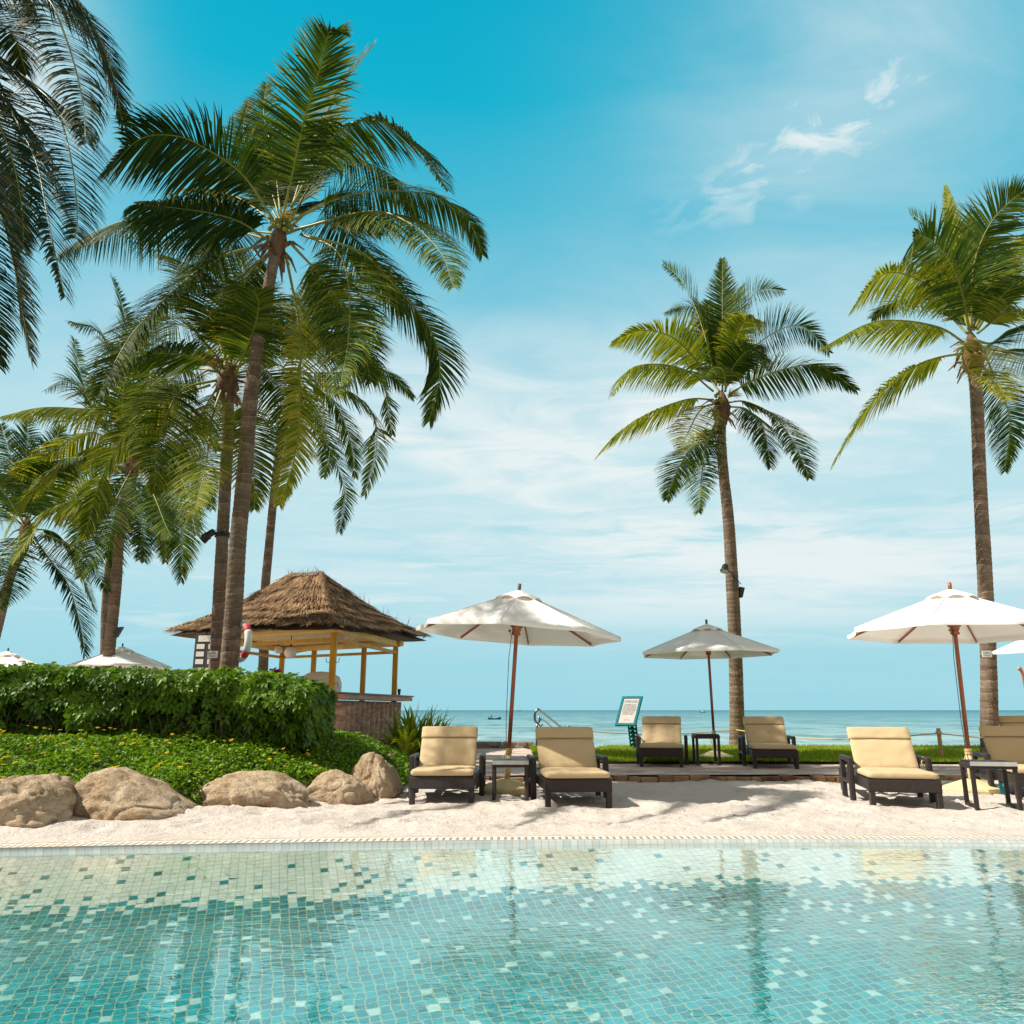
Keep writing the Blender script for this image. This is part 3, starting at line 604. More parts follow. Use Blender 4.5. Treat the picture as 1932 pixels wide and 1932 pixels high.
# palm behind the kiosk (D)
palm('slim coconut palm rising behind the thatched kiosk roof', 25.0, [(497, 1250), (500, 1120), (507, 1037), (517, 931), (528, 840), (550, 740)], [.20, .19, .18, .17, .16, .15], (562, 710), [
 ([(560, 700), (647, 703), (710, 697), (742, 709), (780, 750)], S(s=1)), ([(570, 715), (663, 741), (704, 788), (710, 852), (688, 934)], S(s=-1, tone=.6)),
 ([(560, 740), (571, 769), (599, 804), (631, 868), (650, 931), (640, 1004)], S(s=-1, tone=.3, droop=.35)), ([(570, 690), (620, 640), (663, 640), (700, 680), (730, 730)], S(s=1)),
 ([(560, 700), (600, 600), (650, 590), (690, 630)], S(s=1)), ([(555, 690), (560, 600), (580, 530)], S(s=1, droop=.3)),
 ([(550, 700), (500, 680), (470, 720), (455, 800)], S(s=-1)), ([(550, 690), (500, 600), (460, 560)], S(s=1)), ([(550, 730), (540, 800), (530, 880)], S(s=-1)),
 ([(570, 710), (630, 760), (660, 830), (670, 900)], S(s=1, tone=.5)), ([(560, 690), (620, 560), (660, 520)], S(s=-1, tone=.5)), ([(560, 720), (600, 780), (620, 850), (610, 900)], S(s=1, tone=.5)),
 ([(570, 700), (660, 660), (720, 720), (740, 820)], S(s=-1, tone=.5)),
 ], 31, .42, M['frond'], .88, 4.6, 48, .6, start=.12, lw=.042, base_z=0, rs=.74)
# left mid palm (E)
palm('coconut palm with a wide sunlit crown standing behind the left umbrella', 22.5, [(203, 1262), (207, 1218), (219, 1105), (224, 1027), (236, 945), (250, 890)], [.22, .215, .20, .19, .18, .17], (256, 862), [
 ([(255, 860), (215, 780), (168, 772), (78, 769), (5, 785)], S(s=-1, b=1)), ([(255, 870), (176, 816), (98, 851), (-5, 912)], S(s=-1, b=1, tone=.6)), ([(250, 880), (180, 843), (98, 894), (39, 960), (12, 1010)], S(s=-1, b=1, tone=.6)),
 ([(240, 900), (180, 940), (98, 960), (25, 1060)], S(s=-1, b=1)), ([(265, 870), (297, 890), (335, 968), (345, 1040), (342, 1097)], S(s=1)), ([(260, 890), (288, 930), (310, 985), (325, 1015)], S(s=-1)),
 ([(255, 850), (230, 720), (190, 630), (133, 605)], S(s=1, tone=.3)), ([(258, 850), (250, 700), (235, 600), (213, 525)], S(s=1, droop=.25, tone=.3)), ([(250, 850), (210, 750), (156, 734), (129, 714), (86, 735)], S(s=1, tone=.3)),
 ([(262, 850), (290, 740), (330, 690), (375, 710)], S(s=1)), ([(265, 860), (320, 800), (380, 790), (410, 850)], S(s=1)), ([(245, 900), (262, 960), (270, 1010), (272, 1060)], S(s=1, tone=.3)),
 ([(245, 870), (180, 780), (150, 700), (140, 640)], S(s=1, tone=.5)), ([(255, 880), (210, 960), (180, 1040), (150, 1090)], S(s=-1, tone=.5)), ([(265, 860), (330, 840), (380, 890), (400, 960)], S(s=1, tone=.5)),
 ([(260, 860), (300, 800), (350, 730), (400, 700)], S(s=1, tone=.5)), ([(255, 860), (200, 850), (140, 900), (110, 990)], S(s=1, b=1)), ([(262, 850), (280, 700), (300, 600), (330, 560)], S(s=1, tone=.4)),
 ([(260, 860), (310, 850), (350, 920), (370, 1010)], S(s=-1, tone=.5)), ([(250, 850), (230, 780), (250, 650), (290, 590)], S(s=-1, tone=.55)),
 ], 41, .5, M['frond'], .92, 4.6, 52, .6, start=.10, lw=.042, base_z=0, rs=.72)
palm('thin leaning coconut palm half hidden behind the left umbrella palm', 27.0, [(196, 1262), (199, 1150), (207, 1060), (222, 980), (240, 930)], [.20, .19, .18, .16, .15], (246, 910), [
 ([(246, 905), (262, 960), (268, 1010), (262, 1056)], S(s=-1, tone=.3)), ([(246, 905), (220, 960), (213, 1020), (222, 1090)], S(s=-1, tone=.3)), ([(246, 905), (300, 850), (330, 870), (345, 940)], S(s=1)), ([(246, 905), (180, 860), (130, 900), (110, 960)], S(s=1)), ([(246, 905), (230, 800), (190, 740), (160, 760)], S(s=1)), ([(246, 905), (270, 800), (310, 760), (350, 790)], S(s=-1)),
 ([(246, 905), (180, 930), (150, 1000), (140, 1060)], S(s=1, tone=.4)), ([(246, 905), (290, 930), (310, 1000), (312, 1060)], S(s=1, tone=.4)),
 ], 43, .4, M['frond'], .9, 4.2, 40, .6, start=.10, lw=.052, base_z=0, rs=.7)
# far left palm (G)
palm('leaning coconut palm at the left edge with one frond drooping to the hedge', 24.0, [(-22, 1255), (0, 1164), (20, 1085), (43, 1040), (50, 1010)], [.20, .19, .18, .17, .16], (50, 990), [
 ([(55, 1005), (98, 1062), (129, 1105), (152, 1183), (160, 1238)], S(s=-1, tone=.12, droop=.3)), ([(60, 1000), (129, 1027), (168, 1060), (205, 1115)], S(s=-1)), ([(45, 990), (50, 880), (52, 785)], S(s=1, droop=.25)), ([(45, 990), (75, 900), (115, 805)], S(s=1, droop=.3)), ([(40, 990), (25, 880), (2, 800)], S(s=1, tone=.3)),
 ([(40, 1000), (0, 960), (-50, 990)], S(s=1)), ([(40, 1010), (0, 1050), (-20, 1100)], S(s=-1)), ([(50, 990), (100, 950), (150, 970), (190, 1030)], S(s=1)), ([(50, 990), (100, 880), (160, 860)], S(s=-1)), ([(45, 990), (-10, 900), (-40, 880)], S(s=-1)), ([(50, 1000), (20, 1060), (10, 1120), (-5, 1150)], S(s=-1, tone=.3)), ([(52, 1000), (110, 1010), (150, 1080), (180, 1150)], S(s=1, tone=.3)),
 ], 47, .38, M['frond'], .9, 4.0, 46, .55, start=.12, lw=.042, base_z=0, rs=.74)
# lone palm (H)
palm('lone coconut palm with two lamp fittings, rooted in the lawn behind the middle umbrella', 19.9, [(1392, 1420), (1391, 1385), (1388, 1250), (1384, 1150), (1375, 990), (1366, 902), (1360, 829), (1361, 785)], [.235, .20, .185, .18, .165, .15, .15, .15], (1363, 756), [
 ([(1363, 741), (1363, 620), (1363, 540), (1363, 489)], S(s=1, droop=-.10, leaf=.55, dens=60, start=.35, tone=.4)),
 ([(1346, 712), (1331, 638), (1308, 571), (1284, 527), (1252, 498)], S(s=1, droop=.2, roll=-50)), ([(1355, 712), (1343, 624), (1325, 586), (1290, 577), (1256, 588)], S(s=1)),
 ([(1331, 697), (1296, 659), (1255, 630), (1205, 624), (1155, 646)], S(s=-1, b=1, roll=-45, droop=.35)), ([(1337, 729), (1296, 700), (1240, 687), (1188, 697), (1155, 746)], S(s=-1, b=1, droop=.7)), ([(1337, 753), (1296, 754), (1226, 779), (1167, 817), (1129, 858)], S(s=-1, b=1)),
 ([(1352, 763), (1325, 770), (1302, 808), (1284, 852)], S(s=-1, b=1, tone=.85, leaf=.75)), ([(1355, 800), (1337, 826), (1299, 852), (1272, 902), (1258, 943)], S(s=1, tone=.35, droop=.4)), ([(1355, 790), (1334, 838), (1325, 888), (1318, 967)], S(s=-1, tone=.45)),
 ([(1372, 762), (1407, 758), (1460, 785), (1498, 838), (1527, 902)], S(s=-1)), ([(1381, 773), (1410, 773), (1440, 808), (1454, 882)], S(s=1, tone=.25)), ([(1378, 741), (1416, 720), (1489, 694), (1548, 691), (1615, 735)], S(s=-1, tone=.35, roll=40, droop=.4)),
 ([(1378, 712), (1419, 659), (1475, 621), (1519, 618), (1565, 665)], S(s=1, tone=.25, droop=.22, roll=62, leaf=.85)), ([(1372, 706), (1387, 624), (1419, 559), (1445, 545), (1478, 548)], S(s=1, droop=.2, roll=60, leaf=.85)), ([(1369, 703), (1384, 647), (1401, 609), (1422, 600), (1437, 628)], S(s=-1, b=1, leaf=.5)),
 ([(1365, 700), (1375, 620), (1390, 560), (1400, 540)], S(s=1, droop=.2)), ([(1372, 729), (1366, 703), (1352, 691), (1328, 712)], S(s=-1, tone=.6, leaf=.55)), ([(1358, 700), (1345, 620), (1335, 568)], S(s=1, droop=.25)), ([(1366, 710), (1390, 660), (1420, 650), (1445, 680)], S(s=1, tone=.3)),
 ([(1370, 730), (1385, 690), (1420, 660), (1450, 700)], S(s=-1, tone=.35, leaf=.6)), ([(1355, 730), (1320, 690), (1300, 650), (1290, 620)], S(s=1, tone=.4, leaf=.6)),
 ], 53, .5, M['frond'], .78, 3.7, 66, .5, fruit=2, husk=12, start=.12)
# right palm (I)
palm('right hand coconut palm with white name plate beside the right umbrella', 16.0, [(1869, 1440), (1867, 1400), (1865, 1250), (1858, 1084), (1849, 916), (1843, 760), (1836, 690)], [.20, .185, .165, .16, .145, .14, .14], (1833, 645), [
 ([(1829, 627), (1814, 549), (1790, 494), (1759, 455), (1728, 447), (1718, 500)], S(s=-1, droop=.35, roll=-45, leaf=.85)), ([(1825, 610), (1790, 500), (1760, 440), (1716, 400)], S(s=1, droop=.2, roll=-50)), ([(1835, 610), (1814, 525), (1798, 430), (1784, 350)], S(s=1, droop=.1, leaf=.25, tone=.9, start=.5)),
 ([(1835, 600), (1838, 490), (1836, 400)], S(s=1, droop=.15, leaf=.7)), ([(1833, 603), (1837, 506), (1861, 435), (1896, 389), (1932, 361), (1965, 352)], S(s=-1, droop=.25, roll=55, leaf=.9)), ([(1845, 603), (1880, 518), (1923, 459), (1965, 440)], S(s=1, b=1)),
 ([(1814, 596), (1775, 557), (1728, 525), (1677, 514), (1640, 540), (1607, 585)], S(s=-1, b=1, roll=-40, droop=.35)), ([(1810, 646), (1775, 619), (1704, 605), (1638, 611), (1552, 656)], S(s=-1, b=1)), ([(1810, 678), (1759, 678), (1704, 705), (1638, 768), (1571, 877)], S(s=-1, b=1, tone=.4)),
 ([(1837, 631), (1853, 654), (1872, 701), (1900, 756)], S(s=-1, b=1, tone=.9, leaf=.8)), ([(1850, 690), (1880, 730), (1905, 790), (1896, 889)], S(s=1, tone=.3)), ([(1845, 640), (1872, 647), (1904, 623), (1935, 621), (1975, 650)], S(s=1)),
 ([(1850, 610), (1884, 564), (1932, 525), (1980, 540)], S(s=-1)), ([(1850, 660), (1888, 662), (1932, 662), (1985, 710)], S(s=1)), ([(1820, 620), (1770, 580), (1700, 565), (1645, 600)], S(s=1, tone=.6)), ([(1840, 610), (1860, 500), (1850, 430)], S(s=1, tone=.35, droop=.25)),
 ([(1840, 610), (1880, 560), (1910, 480), (1935, 440)], S(s=1, tone=.35)), ([(1825, 610), (1800, 540), (1770, 500), (1730, 520)], S(s=1, tone=.5)), ([(1850, 620), (1900, 590), (1950, 600), (1990, 640)], S(s=-1, b=1)),
 ], 61, .5, M['frond'], .78, 3.7, 68, .5, husk=12, start=.12)
# near palm whose crown enters at the top left (A)
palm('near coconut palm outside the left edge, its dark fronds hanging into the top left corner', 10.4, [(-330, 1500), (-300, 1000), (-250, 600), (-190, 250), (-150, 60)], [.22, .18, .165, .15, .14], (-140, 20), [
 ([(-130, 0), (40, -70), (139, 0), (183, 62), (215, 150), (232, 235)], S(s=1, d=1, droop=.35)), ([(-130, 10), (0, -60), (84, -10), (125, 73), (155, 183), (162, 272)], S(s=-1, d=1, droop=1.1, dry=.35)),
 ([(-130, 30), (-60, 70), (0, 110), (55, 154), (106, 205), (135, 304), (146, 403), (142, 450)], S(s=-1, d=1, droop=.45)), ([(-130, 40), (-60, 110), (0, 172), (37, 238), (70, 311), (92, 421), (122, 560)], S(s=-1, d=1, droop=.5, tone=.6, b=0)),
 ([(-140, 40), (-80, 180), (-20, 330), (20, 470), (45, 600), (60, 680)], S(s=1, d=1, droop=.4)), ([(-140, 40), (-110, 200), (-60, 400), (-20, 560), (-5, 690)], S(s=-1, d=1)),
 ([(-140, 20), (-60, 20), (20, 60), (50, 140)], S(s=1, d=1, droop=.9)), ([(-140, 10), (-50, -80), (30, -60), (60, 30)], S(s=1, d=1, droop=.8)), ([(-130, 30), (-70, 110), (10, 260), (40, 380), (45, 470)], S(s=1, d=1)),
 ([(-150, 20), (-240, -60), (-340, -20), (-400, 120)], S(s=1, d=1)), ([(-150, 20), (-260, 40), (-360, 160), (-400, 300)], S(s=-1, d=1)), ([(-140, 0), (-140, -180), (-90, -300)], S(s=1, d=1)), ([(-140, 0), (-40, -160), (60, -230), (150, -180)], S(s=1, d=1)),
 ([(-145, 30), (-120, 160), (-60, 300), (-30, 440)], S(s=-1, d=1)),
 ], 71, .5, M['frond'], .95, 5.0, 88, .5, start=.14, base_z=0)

# ------------------------------------------------------------------ umbrellas
def make_umbrella(loc, lean_x, lean_y, label, rotz=0.0, rope=True, Rr=1.36, hgt=2.55, metal_top=True):
    root = empty('patio_umbrella', loc, 0, label=label, cat='umbrella', group='white umbrellas beside the loungers')
    b = MB(); b.lathe([(.001, 0), (.34, 0), (.35, .05), (.34, .075), (.12, .155), (.075, .17), (.001, .17)], n=8, smooth=False); base = b.build('base', M['cream'], root)
    b = MB(); ax = Vector((math.tan(lean_x), math.tan(lean_y), 1)).normalized()
    b.tube([ax*.15, ax*.46], .036, 14); sl = b.build('sleeve', M['cream'], root)
    b = MB(); b.tube([ax*.40, ax*1.2, ax*1.6, ax*hgt*.98], [.025, .026, .026, .024], 12); b.build('pole', M['teak'], root)
    b = MB()
    for k in range(4): b.tube([ax*(.47+.018*k)+Vector((math.cos(a*.7)*.038, math.sin(a*.7)*.038, 0)) for a in range(10)], .008, 5)
    b.tube([ax*.49+Vector((-.03, -.02, 0)), ax*.40+Vector((-.08, -.03, 0)), ax*.30+Vector((-.06, -.03, 0))], .007, 5); b.build('rope_lashing', M['rope'], root)
    q = Vector((0, 0, 1)).rotation_difference(ax).to_matrix()@Matrix.Rotation(rotz, 3, 'Z')
    rimz = hgt-.56; N = 8
    def cp(a, r):   # canopy surface, a in 0..8 panels
        k = math.floor(a); f = a-k; a0, a1 = 2*math.pi*k/N, 2*math.pi*(k+1)/N
        P = Vector((math.cos(a0), math.sin(a0), 0)).lerp(Vector((math.cos(a1), math.sin(a1), 0)), f)
        z = hgt-.03-(hgt-.03-rimz)*r**1.02; sag = math.sin(math.pi*f)
        P = P*Rr*r*(1-.035*sag*r**4); z -= .030*sag*math.sin(math.pi*min(1, r))-.012*sag*r**3
        return q@Vector((P.x, P.y, z))
    c = MB(); nr, na = 12, 48; vs = []
    for i in range(nr+1):
        r = .02+.98*i/nr
        for j in range(na): vs.append(cp(8*j/na, r))
    for j in range(na):
        p = cp(8*j/na, 1.0); f = (8*j/na) % 1; vs.append(p+q@Vector((0, 0, -.045-.012*math.sin(math.pi*f)))-q@Vector((p.x-root.location.x*0, p.y, 0)).normalized()*.008)
    fs = [(i*na+j, i*na+(j+1) % na, (i+1)*na+(j+1) % na, (i+1)*na+j) for i in range(nr+1) for j in range(na)]
    c.add(vs, fs, 0, 0.0, True); can = c.build('canopy', M['canvas'], root)
    # seams
    c = MB()
    for k in range(N): c.tube([cp(k, r)+q@Vector((0, 0, .004)) for r in lin(.05, 1, 8)], .004, 4)
    c.build('seam', M['canvas'], can)
    c = MB(); vs = []; rs = [.0, .05, .10, .15, .2, .24]
    for i, r in enumerate(rs):
        for j in range(na):
            p = cp(8*j/na, max(.02, r)); f = (8*j/na) % 1; lift = .035+.02*r-(.05*(abs(f-.5)*2)**2 if i == len(rs)-1 else 0)+(.018*math.sin(math.pi*f) if i >= 3 else 0)
            vs.append(p+q@Vector((0, 0, lift)))
    c.add(vs, [(i*na+j, i*na+(j+1) % na, (i+1)*na+(j+1) % na, (i+1)*na+j) for i in range(len(rs)-1) for j in range(na)], 0, 0.0, True)
    c.build('vent_cap', M['canvas'], can)
    c = MB(); c.lathe([(.001, hgt+.0), (.022, hgt), (.024, hgt+.03), (.022, hgt+.085), (.001, hgt+.09)], n=12, rot=q); c.build('finial', M['grey'] if metal_top else M['teak'], root)
    c = MB(); c.lathe([(.026, hgt-.60), (.05, hgt-.595), (.058, hgt-.57), (.04, hgt-.55), (.062, hgt-.53), (.055, hgt-.51), (.08, hgt-.49), (.10, hgt-.44), (.03, hgt-.43)], n=16, rot=q); hub = c.build('hub', M['teak'], root)
    for k in range(N):
        c = MB(); p0 = q@Vector((0, 0, hgt-.46)); mid = cp(k, .55)+q@Vector((0, 0, -.03)); tip = cp(k, .97)+q@Vector((0, 0, -.035)); top = cp(k, .05)+q@Vector((0, 0, -.05))
        c.bar(top, tip, .016, .028); c.bar(p0, mid, .014, .022); c.build('rib', M['teak'], root)
    if rope:
        c = MB(); c.tube([q@Vector((-.05, -.03, hgt-.50)), q@Vector((-.075, -.03, hgt-.9)), ax*.9+Vector((-.06, -.02, 0)), ax*.5+Vector((-.035, -.01, 0))], .0045, 5)
        c.tube([q@Vector((-.03, -.03, hgt-.50)), q@Vector((-.06, -.04, hgt-.62)), q@Vector((-.09, -.03, hgt-.53))], .005, 5); c.build('pull_cord', M['cord'], root)
        c = MB(); c.lathe([(.001, -.02), (.018, -.012), (.018, .012), (.001, .02)], q@Vector((-.085, -.03, hgt-.545)), 8); c.build('cleat', M['teak'], root)
    return root
p = gz(955, 1496); make_umbrella((p.x, p.y, 0), R(3.8), R(.3), 'white umbrella tilted right over the small table between the two front loungers', R(-8))
p = gz(1836, 1497); make_umbrella((p.x, p.y, 0), R(1.4), R(.3), 'white umbrella with teak pole leaning left beside the right hand lounger', R(5), metal_top=False)
p = gz(1350, 1434, .09); make_umbrella((p.x, p.y, .09), R(-.4), 0, 'shaded white umbrella between the two loungers on the stone path', R(12), rope=False)
p = at(2066, 1340, 14.2); make_umbrella((p.x, 14.2, .09), R(-3), R(-2), 'white umbrella cut by the right edge of the photo', R(10), rope=False)
p = at(217, 1340, 23.0); make_umbrella((p.x, 23.0, .22), 0, 0, 'white umbrella rising behind the hedge at the foot of a palm', R(20), rope=False)
p = at(-2, 1340, 22.0); make_umbrella((p.x, 22.0, .02), 0, 0, 'white umbrella cut by the left edge above the hedge', R(10), rope=False)

# ------------------------------------------------------------------ loungers
def cushion(mb, w_, l_, th, M3, org, puff=.012, rnd=.028, seg=14, ripple=0.0, seed=0, mi=0):
    """rounded pad lying in local x (width), y (length), z up; M3 maps to thing space"""
    org = Vector(org); nu, nv = seg, seg; vs = []; idx = {}
    bm = bmesh.new(); bmesh.ops.create_cube(bm, size=1)
    bmesh.ops.subdivide_edges(bm, edges=bm.edges[:], cuts=seg, use_grid_fill=True)
    for v in bm.verts:
        x, y, z = v.co*2; X, Y, Z = x*w_/2, y*l_/2, z*th/2
        hx, hy, hz = w_/2-rnd, l_/2-rnd, max(.001, th/2-rnd)
        cx, cy, cz = max(-hx, min(hx, X)), max(-hy, min(hy, Y)), max(-hz, min(hz, Z))
        d = Vector((X-cx, Y-cy, Z-cz))
        if d.length > 1e-6: d = d.normalized()*rnd
        q = Vector((cx, cy, cz))+d
        e = (1-abs(x)**4)*(1-abs(y)**4)
        q.z += math.copysign(puff*e, z)*(abs(z) > .5)
        if ripple: q.z += ripple*noise.noise((q.x*6+seed, q.y*11, seed))*(z > .5)*(1 if z > 0 else 0)
        v.co = q
    bm.verts.index_update(); mb.add([M3@v.co+org for v in bm.verts], [tuple(v.index for v in f.verts) for f in bm.faces], mi, 0.0, True); bm.free()
def make_lounger(lab, back_ang=53, seed=0):
    """front at y=0, lies towards +y; width .72"""
    root = empty('sun_lounger', (0, 0, 0), label=lab, cat='sun lounger', group='rattan loungers with sand yellow cushions')
    W = .36; H = .29
    b = MB(); b.box((0, .02, H-.065), (.72, .05, .13), bev=.012); b.box((-W+.02, .95, H-.06), (.045, 1.84, .11), bev=.012); b.box((W-.02, .95, H-.06), (.045, 1.84, .11), bev=.012); b.box((0, 1.88, H-.06), (.72, .05, .11), bev=.012); b.build('frame', M['rattan'], root)
    b = MB()
    for k in range(9): b.box((0, .15+k*.2, H-.025), (.66, .11, .02))
    b.build('seat_deck', M['rattan'], root)
    for sx in (-1, 1):
        for y in (.03, 1.86):
            b = MB(); b.bar((sx*(W-.035), y, -.03), (sx*(W-.035), y, H-.125), .062, .062, bev=.01); b.build('leg', M['rattan'], root)
    for sx in (-1, 1):
        x = sx*(W+.055); b = MB(); b.bar((x, .66, -.03), (x, .66, .475), .06, .075, bev=.012); b.bar((x, 1.2, -.03), (x, 1.2, .47), .06, .06, bev=.012); b.box((x, .93, .455), (.062, .60, .055), bev=.018); b.box((x, .93, H-.09), (.05, .5, .04), bev=.008)
        b.build('armrest', M['rattan'], root)
    a = R(back_ang); Rx = Matrix.Rotation(a, 3, 'X')
    b = MB(); c0 = Vector((0, .80, H)); ey = Rx@Vector((0, 1, 0)); ez = Rx@Vector((0, 0, 1))
    b.box(c0+ey*.30, (.66, .58, .03), Rx, 0, .01); b.bar((0.2, 1.3, H-.05), c0+ey*.42+Vector((.2, .02, 0)), .03); b.bar((-.2, 1.3, H-.05), c0+ey*.42+Vector((-.2, .02, 0)), .03); b.build('backrest', M['rattan'], root)
    b = MB(); cushion(b, .70, .80, .066, Matrix.Identity(3), (0, .39, H+.037), .007, .028, 14, .012, seed); b.build('seat_cushion', M['cushion'], root)
    b = MB(); L1, L2 = .40, .20; off = .055
    cushion(b, .68, L1, .060, Rx, c0+ey*(L1/2+.02)+ez*off, .006, .026, 12, .014, seed+3)
    cushion(b, .695, L2-.02, .064, Rx, c0+ey*(L1+L2/2+.004)+ez*off, .005, .028, 10, .010, seed+5)
    bc = b.build('back_cushion', M['cushion'], root)
    b = MB(); b.tube([c0+ey*(L1+.017)+ez*(off+.035)+Vector((x_, 0, 0)) for x_ in lin(-.32, .32, 8)], .004, 5); b.build('seam', M['piping'], bc)
    return root
def place(o, u1, v1, u2, v2, z, rz, up=0.0):
    A, B = gz(u1, v1, z), gz(u2, v2, z); o.location = (A+B)/2; o.location.z = z+up; o.rotation_euler = (0, 0, R(rz)); return o
lab = ['shaded front lounger left of the small table, in front of the kiosk path', 'front lounger right of the small table with a shaded brown backrest', 'bright yellow lounger on sand at the right, tag cord on its armrest',
       'lounger cut by the right edge behind the small table, teal card hanging from it', 'left lounger on the stone path beside the teal sign', 'right lounger on the stone path in front of the lone palm', 'pale lounger back at the far right edge behind the others']
proto = make_lounger(lab[0]); place(proto, 772, 1518, 893, 1518, 0, 0)
L2 = copy_tree(proto); L2['label'] = lab[1]; place(L2, 1032, 1525, 1153, 1525, 0, 4)
L3 = copy_tree(proto); L3['label'] = lab[2]; place(L3, 1650, 1526, 1774, 1526, 0, -13)
L4 = copy_tree(proto); L4['label'] = lab[3]; place(L4, 1906, 1512, 2030, 1512, 0, -14); _a = gz(1873, 1500); _r = Matrix.Rotation(R(-14), 3, 'Z')@Vector((-.415, .66, 0)); L4.location = (_a.x-_r.x, _a.y-_r.y, 0)
R1 = copy_tree(proto); R1['label'] = lab[4]; place(R1, 1207, 1447, 1289, 1447, .09, -12)
R2 = copy_tree(proto); R2['label'] = lab[5]; place(R2, 1421, 1450, 1509, 1450, .09, -9)
R3 = copy_tree(proto); R3['label'] = lab[6]; place(R3, 1930, 1438, 2020, 1438, .09, -12)
# cords and hanging card
def cord_loop(par, x, y, name='tag_cord'):
    b = MB(); b.tube([(x-.02, y, .46), (x-.045, y-.02, .42), (x-.01, y-.05, .36), (x+.015, y-.02, .42), (x-.02, y, .485)], .006, 5); b.tube([(x-.01, y-.05, .36), (x, y-.06, .28), (x+.01, y-.05, .22)], .007, 5); b.build(name, M['rope'], par)
cord_loop(L3, .415, .80); cord_loop(R1, -.36, .74)
c = MB(); c.box((0, 0, 0), (.10, .012, .26), bev=.004); c.build('menu_card', [M['teal']], L4, loc=(-.30, .60, .16))
c = MB(); c.lathe([(.001, .0), (.016, 0), (.016, .002), (.001, .003)], (0, 0, 0), 16, rot=Matrix.Rotation(R(90), 3, 'X')); o = c.build('card_emblem', M['white'], [x for x in children(L4) if x.name.startswith('menu_card')][0], loc=(0, -.0065, -.03)); o.scale = (.8, 1, 1.4)

def make_table(label, u1, v1, u2, v2, z, rz, w_=.42, hgt=.44, strip=True):
    A, B = gz(u1, v1, z), gz(u2, v2, z); cx = (A+B)/2; W = w_/2; D = .40
    root = empty('side_table', (cx.x, cx.y, z), R(rz), label=label, cat='side table', group='dark rattan side tables')
    for sx in (-1, 1):
        for y in (.03, D-.03):
            b = MB(); b.bar((sx*(W-.025), y, -.02), (sx*(W-.025), y, hgt-.06), .042, .042, bev=.008); b.build('leg', M['rattan'], root)
    for sx in (-1, 1):
        b = MB(); b.box((sx*(W-.025), D/2, .035), (.035, D-.1, .035), bev=.006); b.build('foot_rail', M['rattan'], root)
    b = MB(); b.box((0, D/2, hgt-.035), (w_, D, .06), bev=.01); b.build('apron', M['rattan'], root)
    b = MB()
    for k in range(9): b.box((0, .03+k*(D-.05)/8, hgt+.004), (w_-.03, .030, .014))
    b.build('tabletop', M['black'], root)
    if strip:
        b = MB(); b.box((0, -.004, hgt-.012), (w_-.01, .012, .042), bev=.002); b.build('metal_strip', M['zinc'], root)
    return root
make_table('small dark table with pale metal edge strip at the foot of the front umbrella', 928, 1515, 998, 1515, 0, 0)
make_table('dark side table with grey metal edge at the right edge of the photo', 1851, 1531, 1922, 1529, 0, -14, .45, .47)
make_table('plain black side table on the stone path under the middle umbrella', 1316, 1444, 1361, 1444, .09, -2, .42, .50, False)

# ------------------------------------------------------------------ kiosk
KF, KL, KR = Vector((-3.77, 17.0, 0)), Vector((-7.3, 19.1, 0)), Vector((-3.02, 20.9, 0)); KB = KL+KR-KF
kio = empty('thatched_kiosk', (-5.2, 19.0, .02), label='open thatched bar kiosk with yellow posts and a palm log counter', cat='kiosk')
KO = kio.location
def K(v, z): return Vector((v.x, v.y, z))-KO
EZ = 2.60
for nm, v in (('post', KF), ('post', KL), ('post', KR), ('post', KB), ('post', KB.lerp(KR, .30)), ('post', KB.lerp(KR, .74))):
    b = MB(); b.bar(K(v, .1), K(v, EZ+.1), .125, .125, bev=.008); b.build('post', M['yellow'], kio)
for a, c_ in ((KF, KL), (KF, KR), (KL, KB), (KB, KR)):
    ext = (c_-a).normalized()*.35; b = MB(); b.bar(K(a-ext*.6, EZ+.08), K(c_+ext*.6, EZ+.08), .16, .15, bev=.04); b.build('beam', M['yellow_pale'], kio)
    n_ = Vector((-(c_-a).y, (c_-a).x, 0)).normalized()*.0
    b = MB(); b.bar(K(a, EZ-.14), K(c_, EZ-.14), .09, .07, bev=.006, a=0); b.build('tie_beam', M['yellow'], kio)
# roof
E_F, E_L, E_R = at(632, 1176, 16.2), at(322, 1188, 19.4), at(806, 1200, 21.9); E_B = E_L+E_R-E_F; E_B.z = 2.85
RA, RB = at(607, 1082, 19.3), at(545, 1086, 20.4)
def slope_pt(e0, e1, r0, r1, s, tt):
    """s along the eave 0..1, tt from eave (0) to ridge (1), slightly sagging"""
    a = e0.lerp(e1, s); b_ = r0.lerp(r1, s); p = a.lerp(b_, tt); p = p.copy(); p.z -= .16*math.sin(math.pi*tt)*.9-.05*math.sin(math.pi*s)*(1-tt); p.z += .05*noise.noise(p*1.2)
    return p
slopes = [(E_L, E_F, RB, RA), (E_F, E_R, RA, RA), (E_R, E_B, RA, RB), (E_B, E_L, RB, RB)]
rf = MB(); rnd = random.Random(5)
for e0, e1, r0, r1 in slopes:
    ns, nt = 24, 16; vs = [slope_pt(e0, e1, r0, r1, i/ns, j/nt)-KO for j in range(nt+1) for i in range(ns+1)]
    lo = [v-Vector((0, 0, .14)) for v in vs]
    fs = [(j*(ns+1)+i, j*(ns+1)+i+1, (j+1)*(ns+1)+i+1, (j+1)*(ns+1)+i) for j in range(nt) for i in range(ns)]
    rf.add(vs, fs, 0, 0.0, True); rf.add(lo, [f[::-1] for f in fs], 1, 0.0, True)
roof = rf.build('roof', [M['thatch'], M['ceil']], kio)
st = MB()
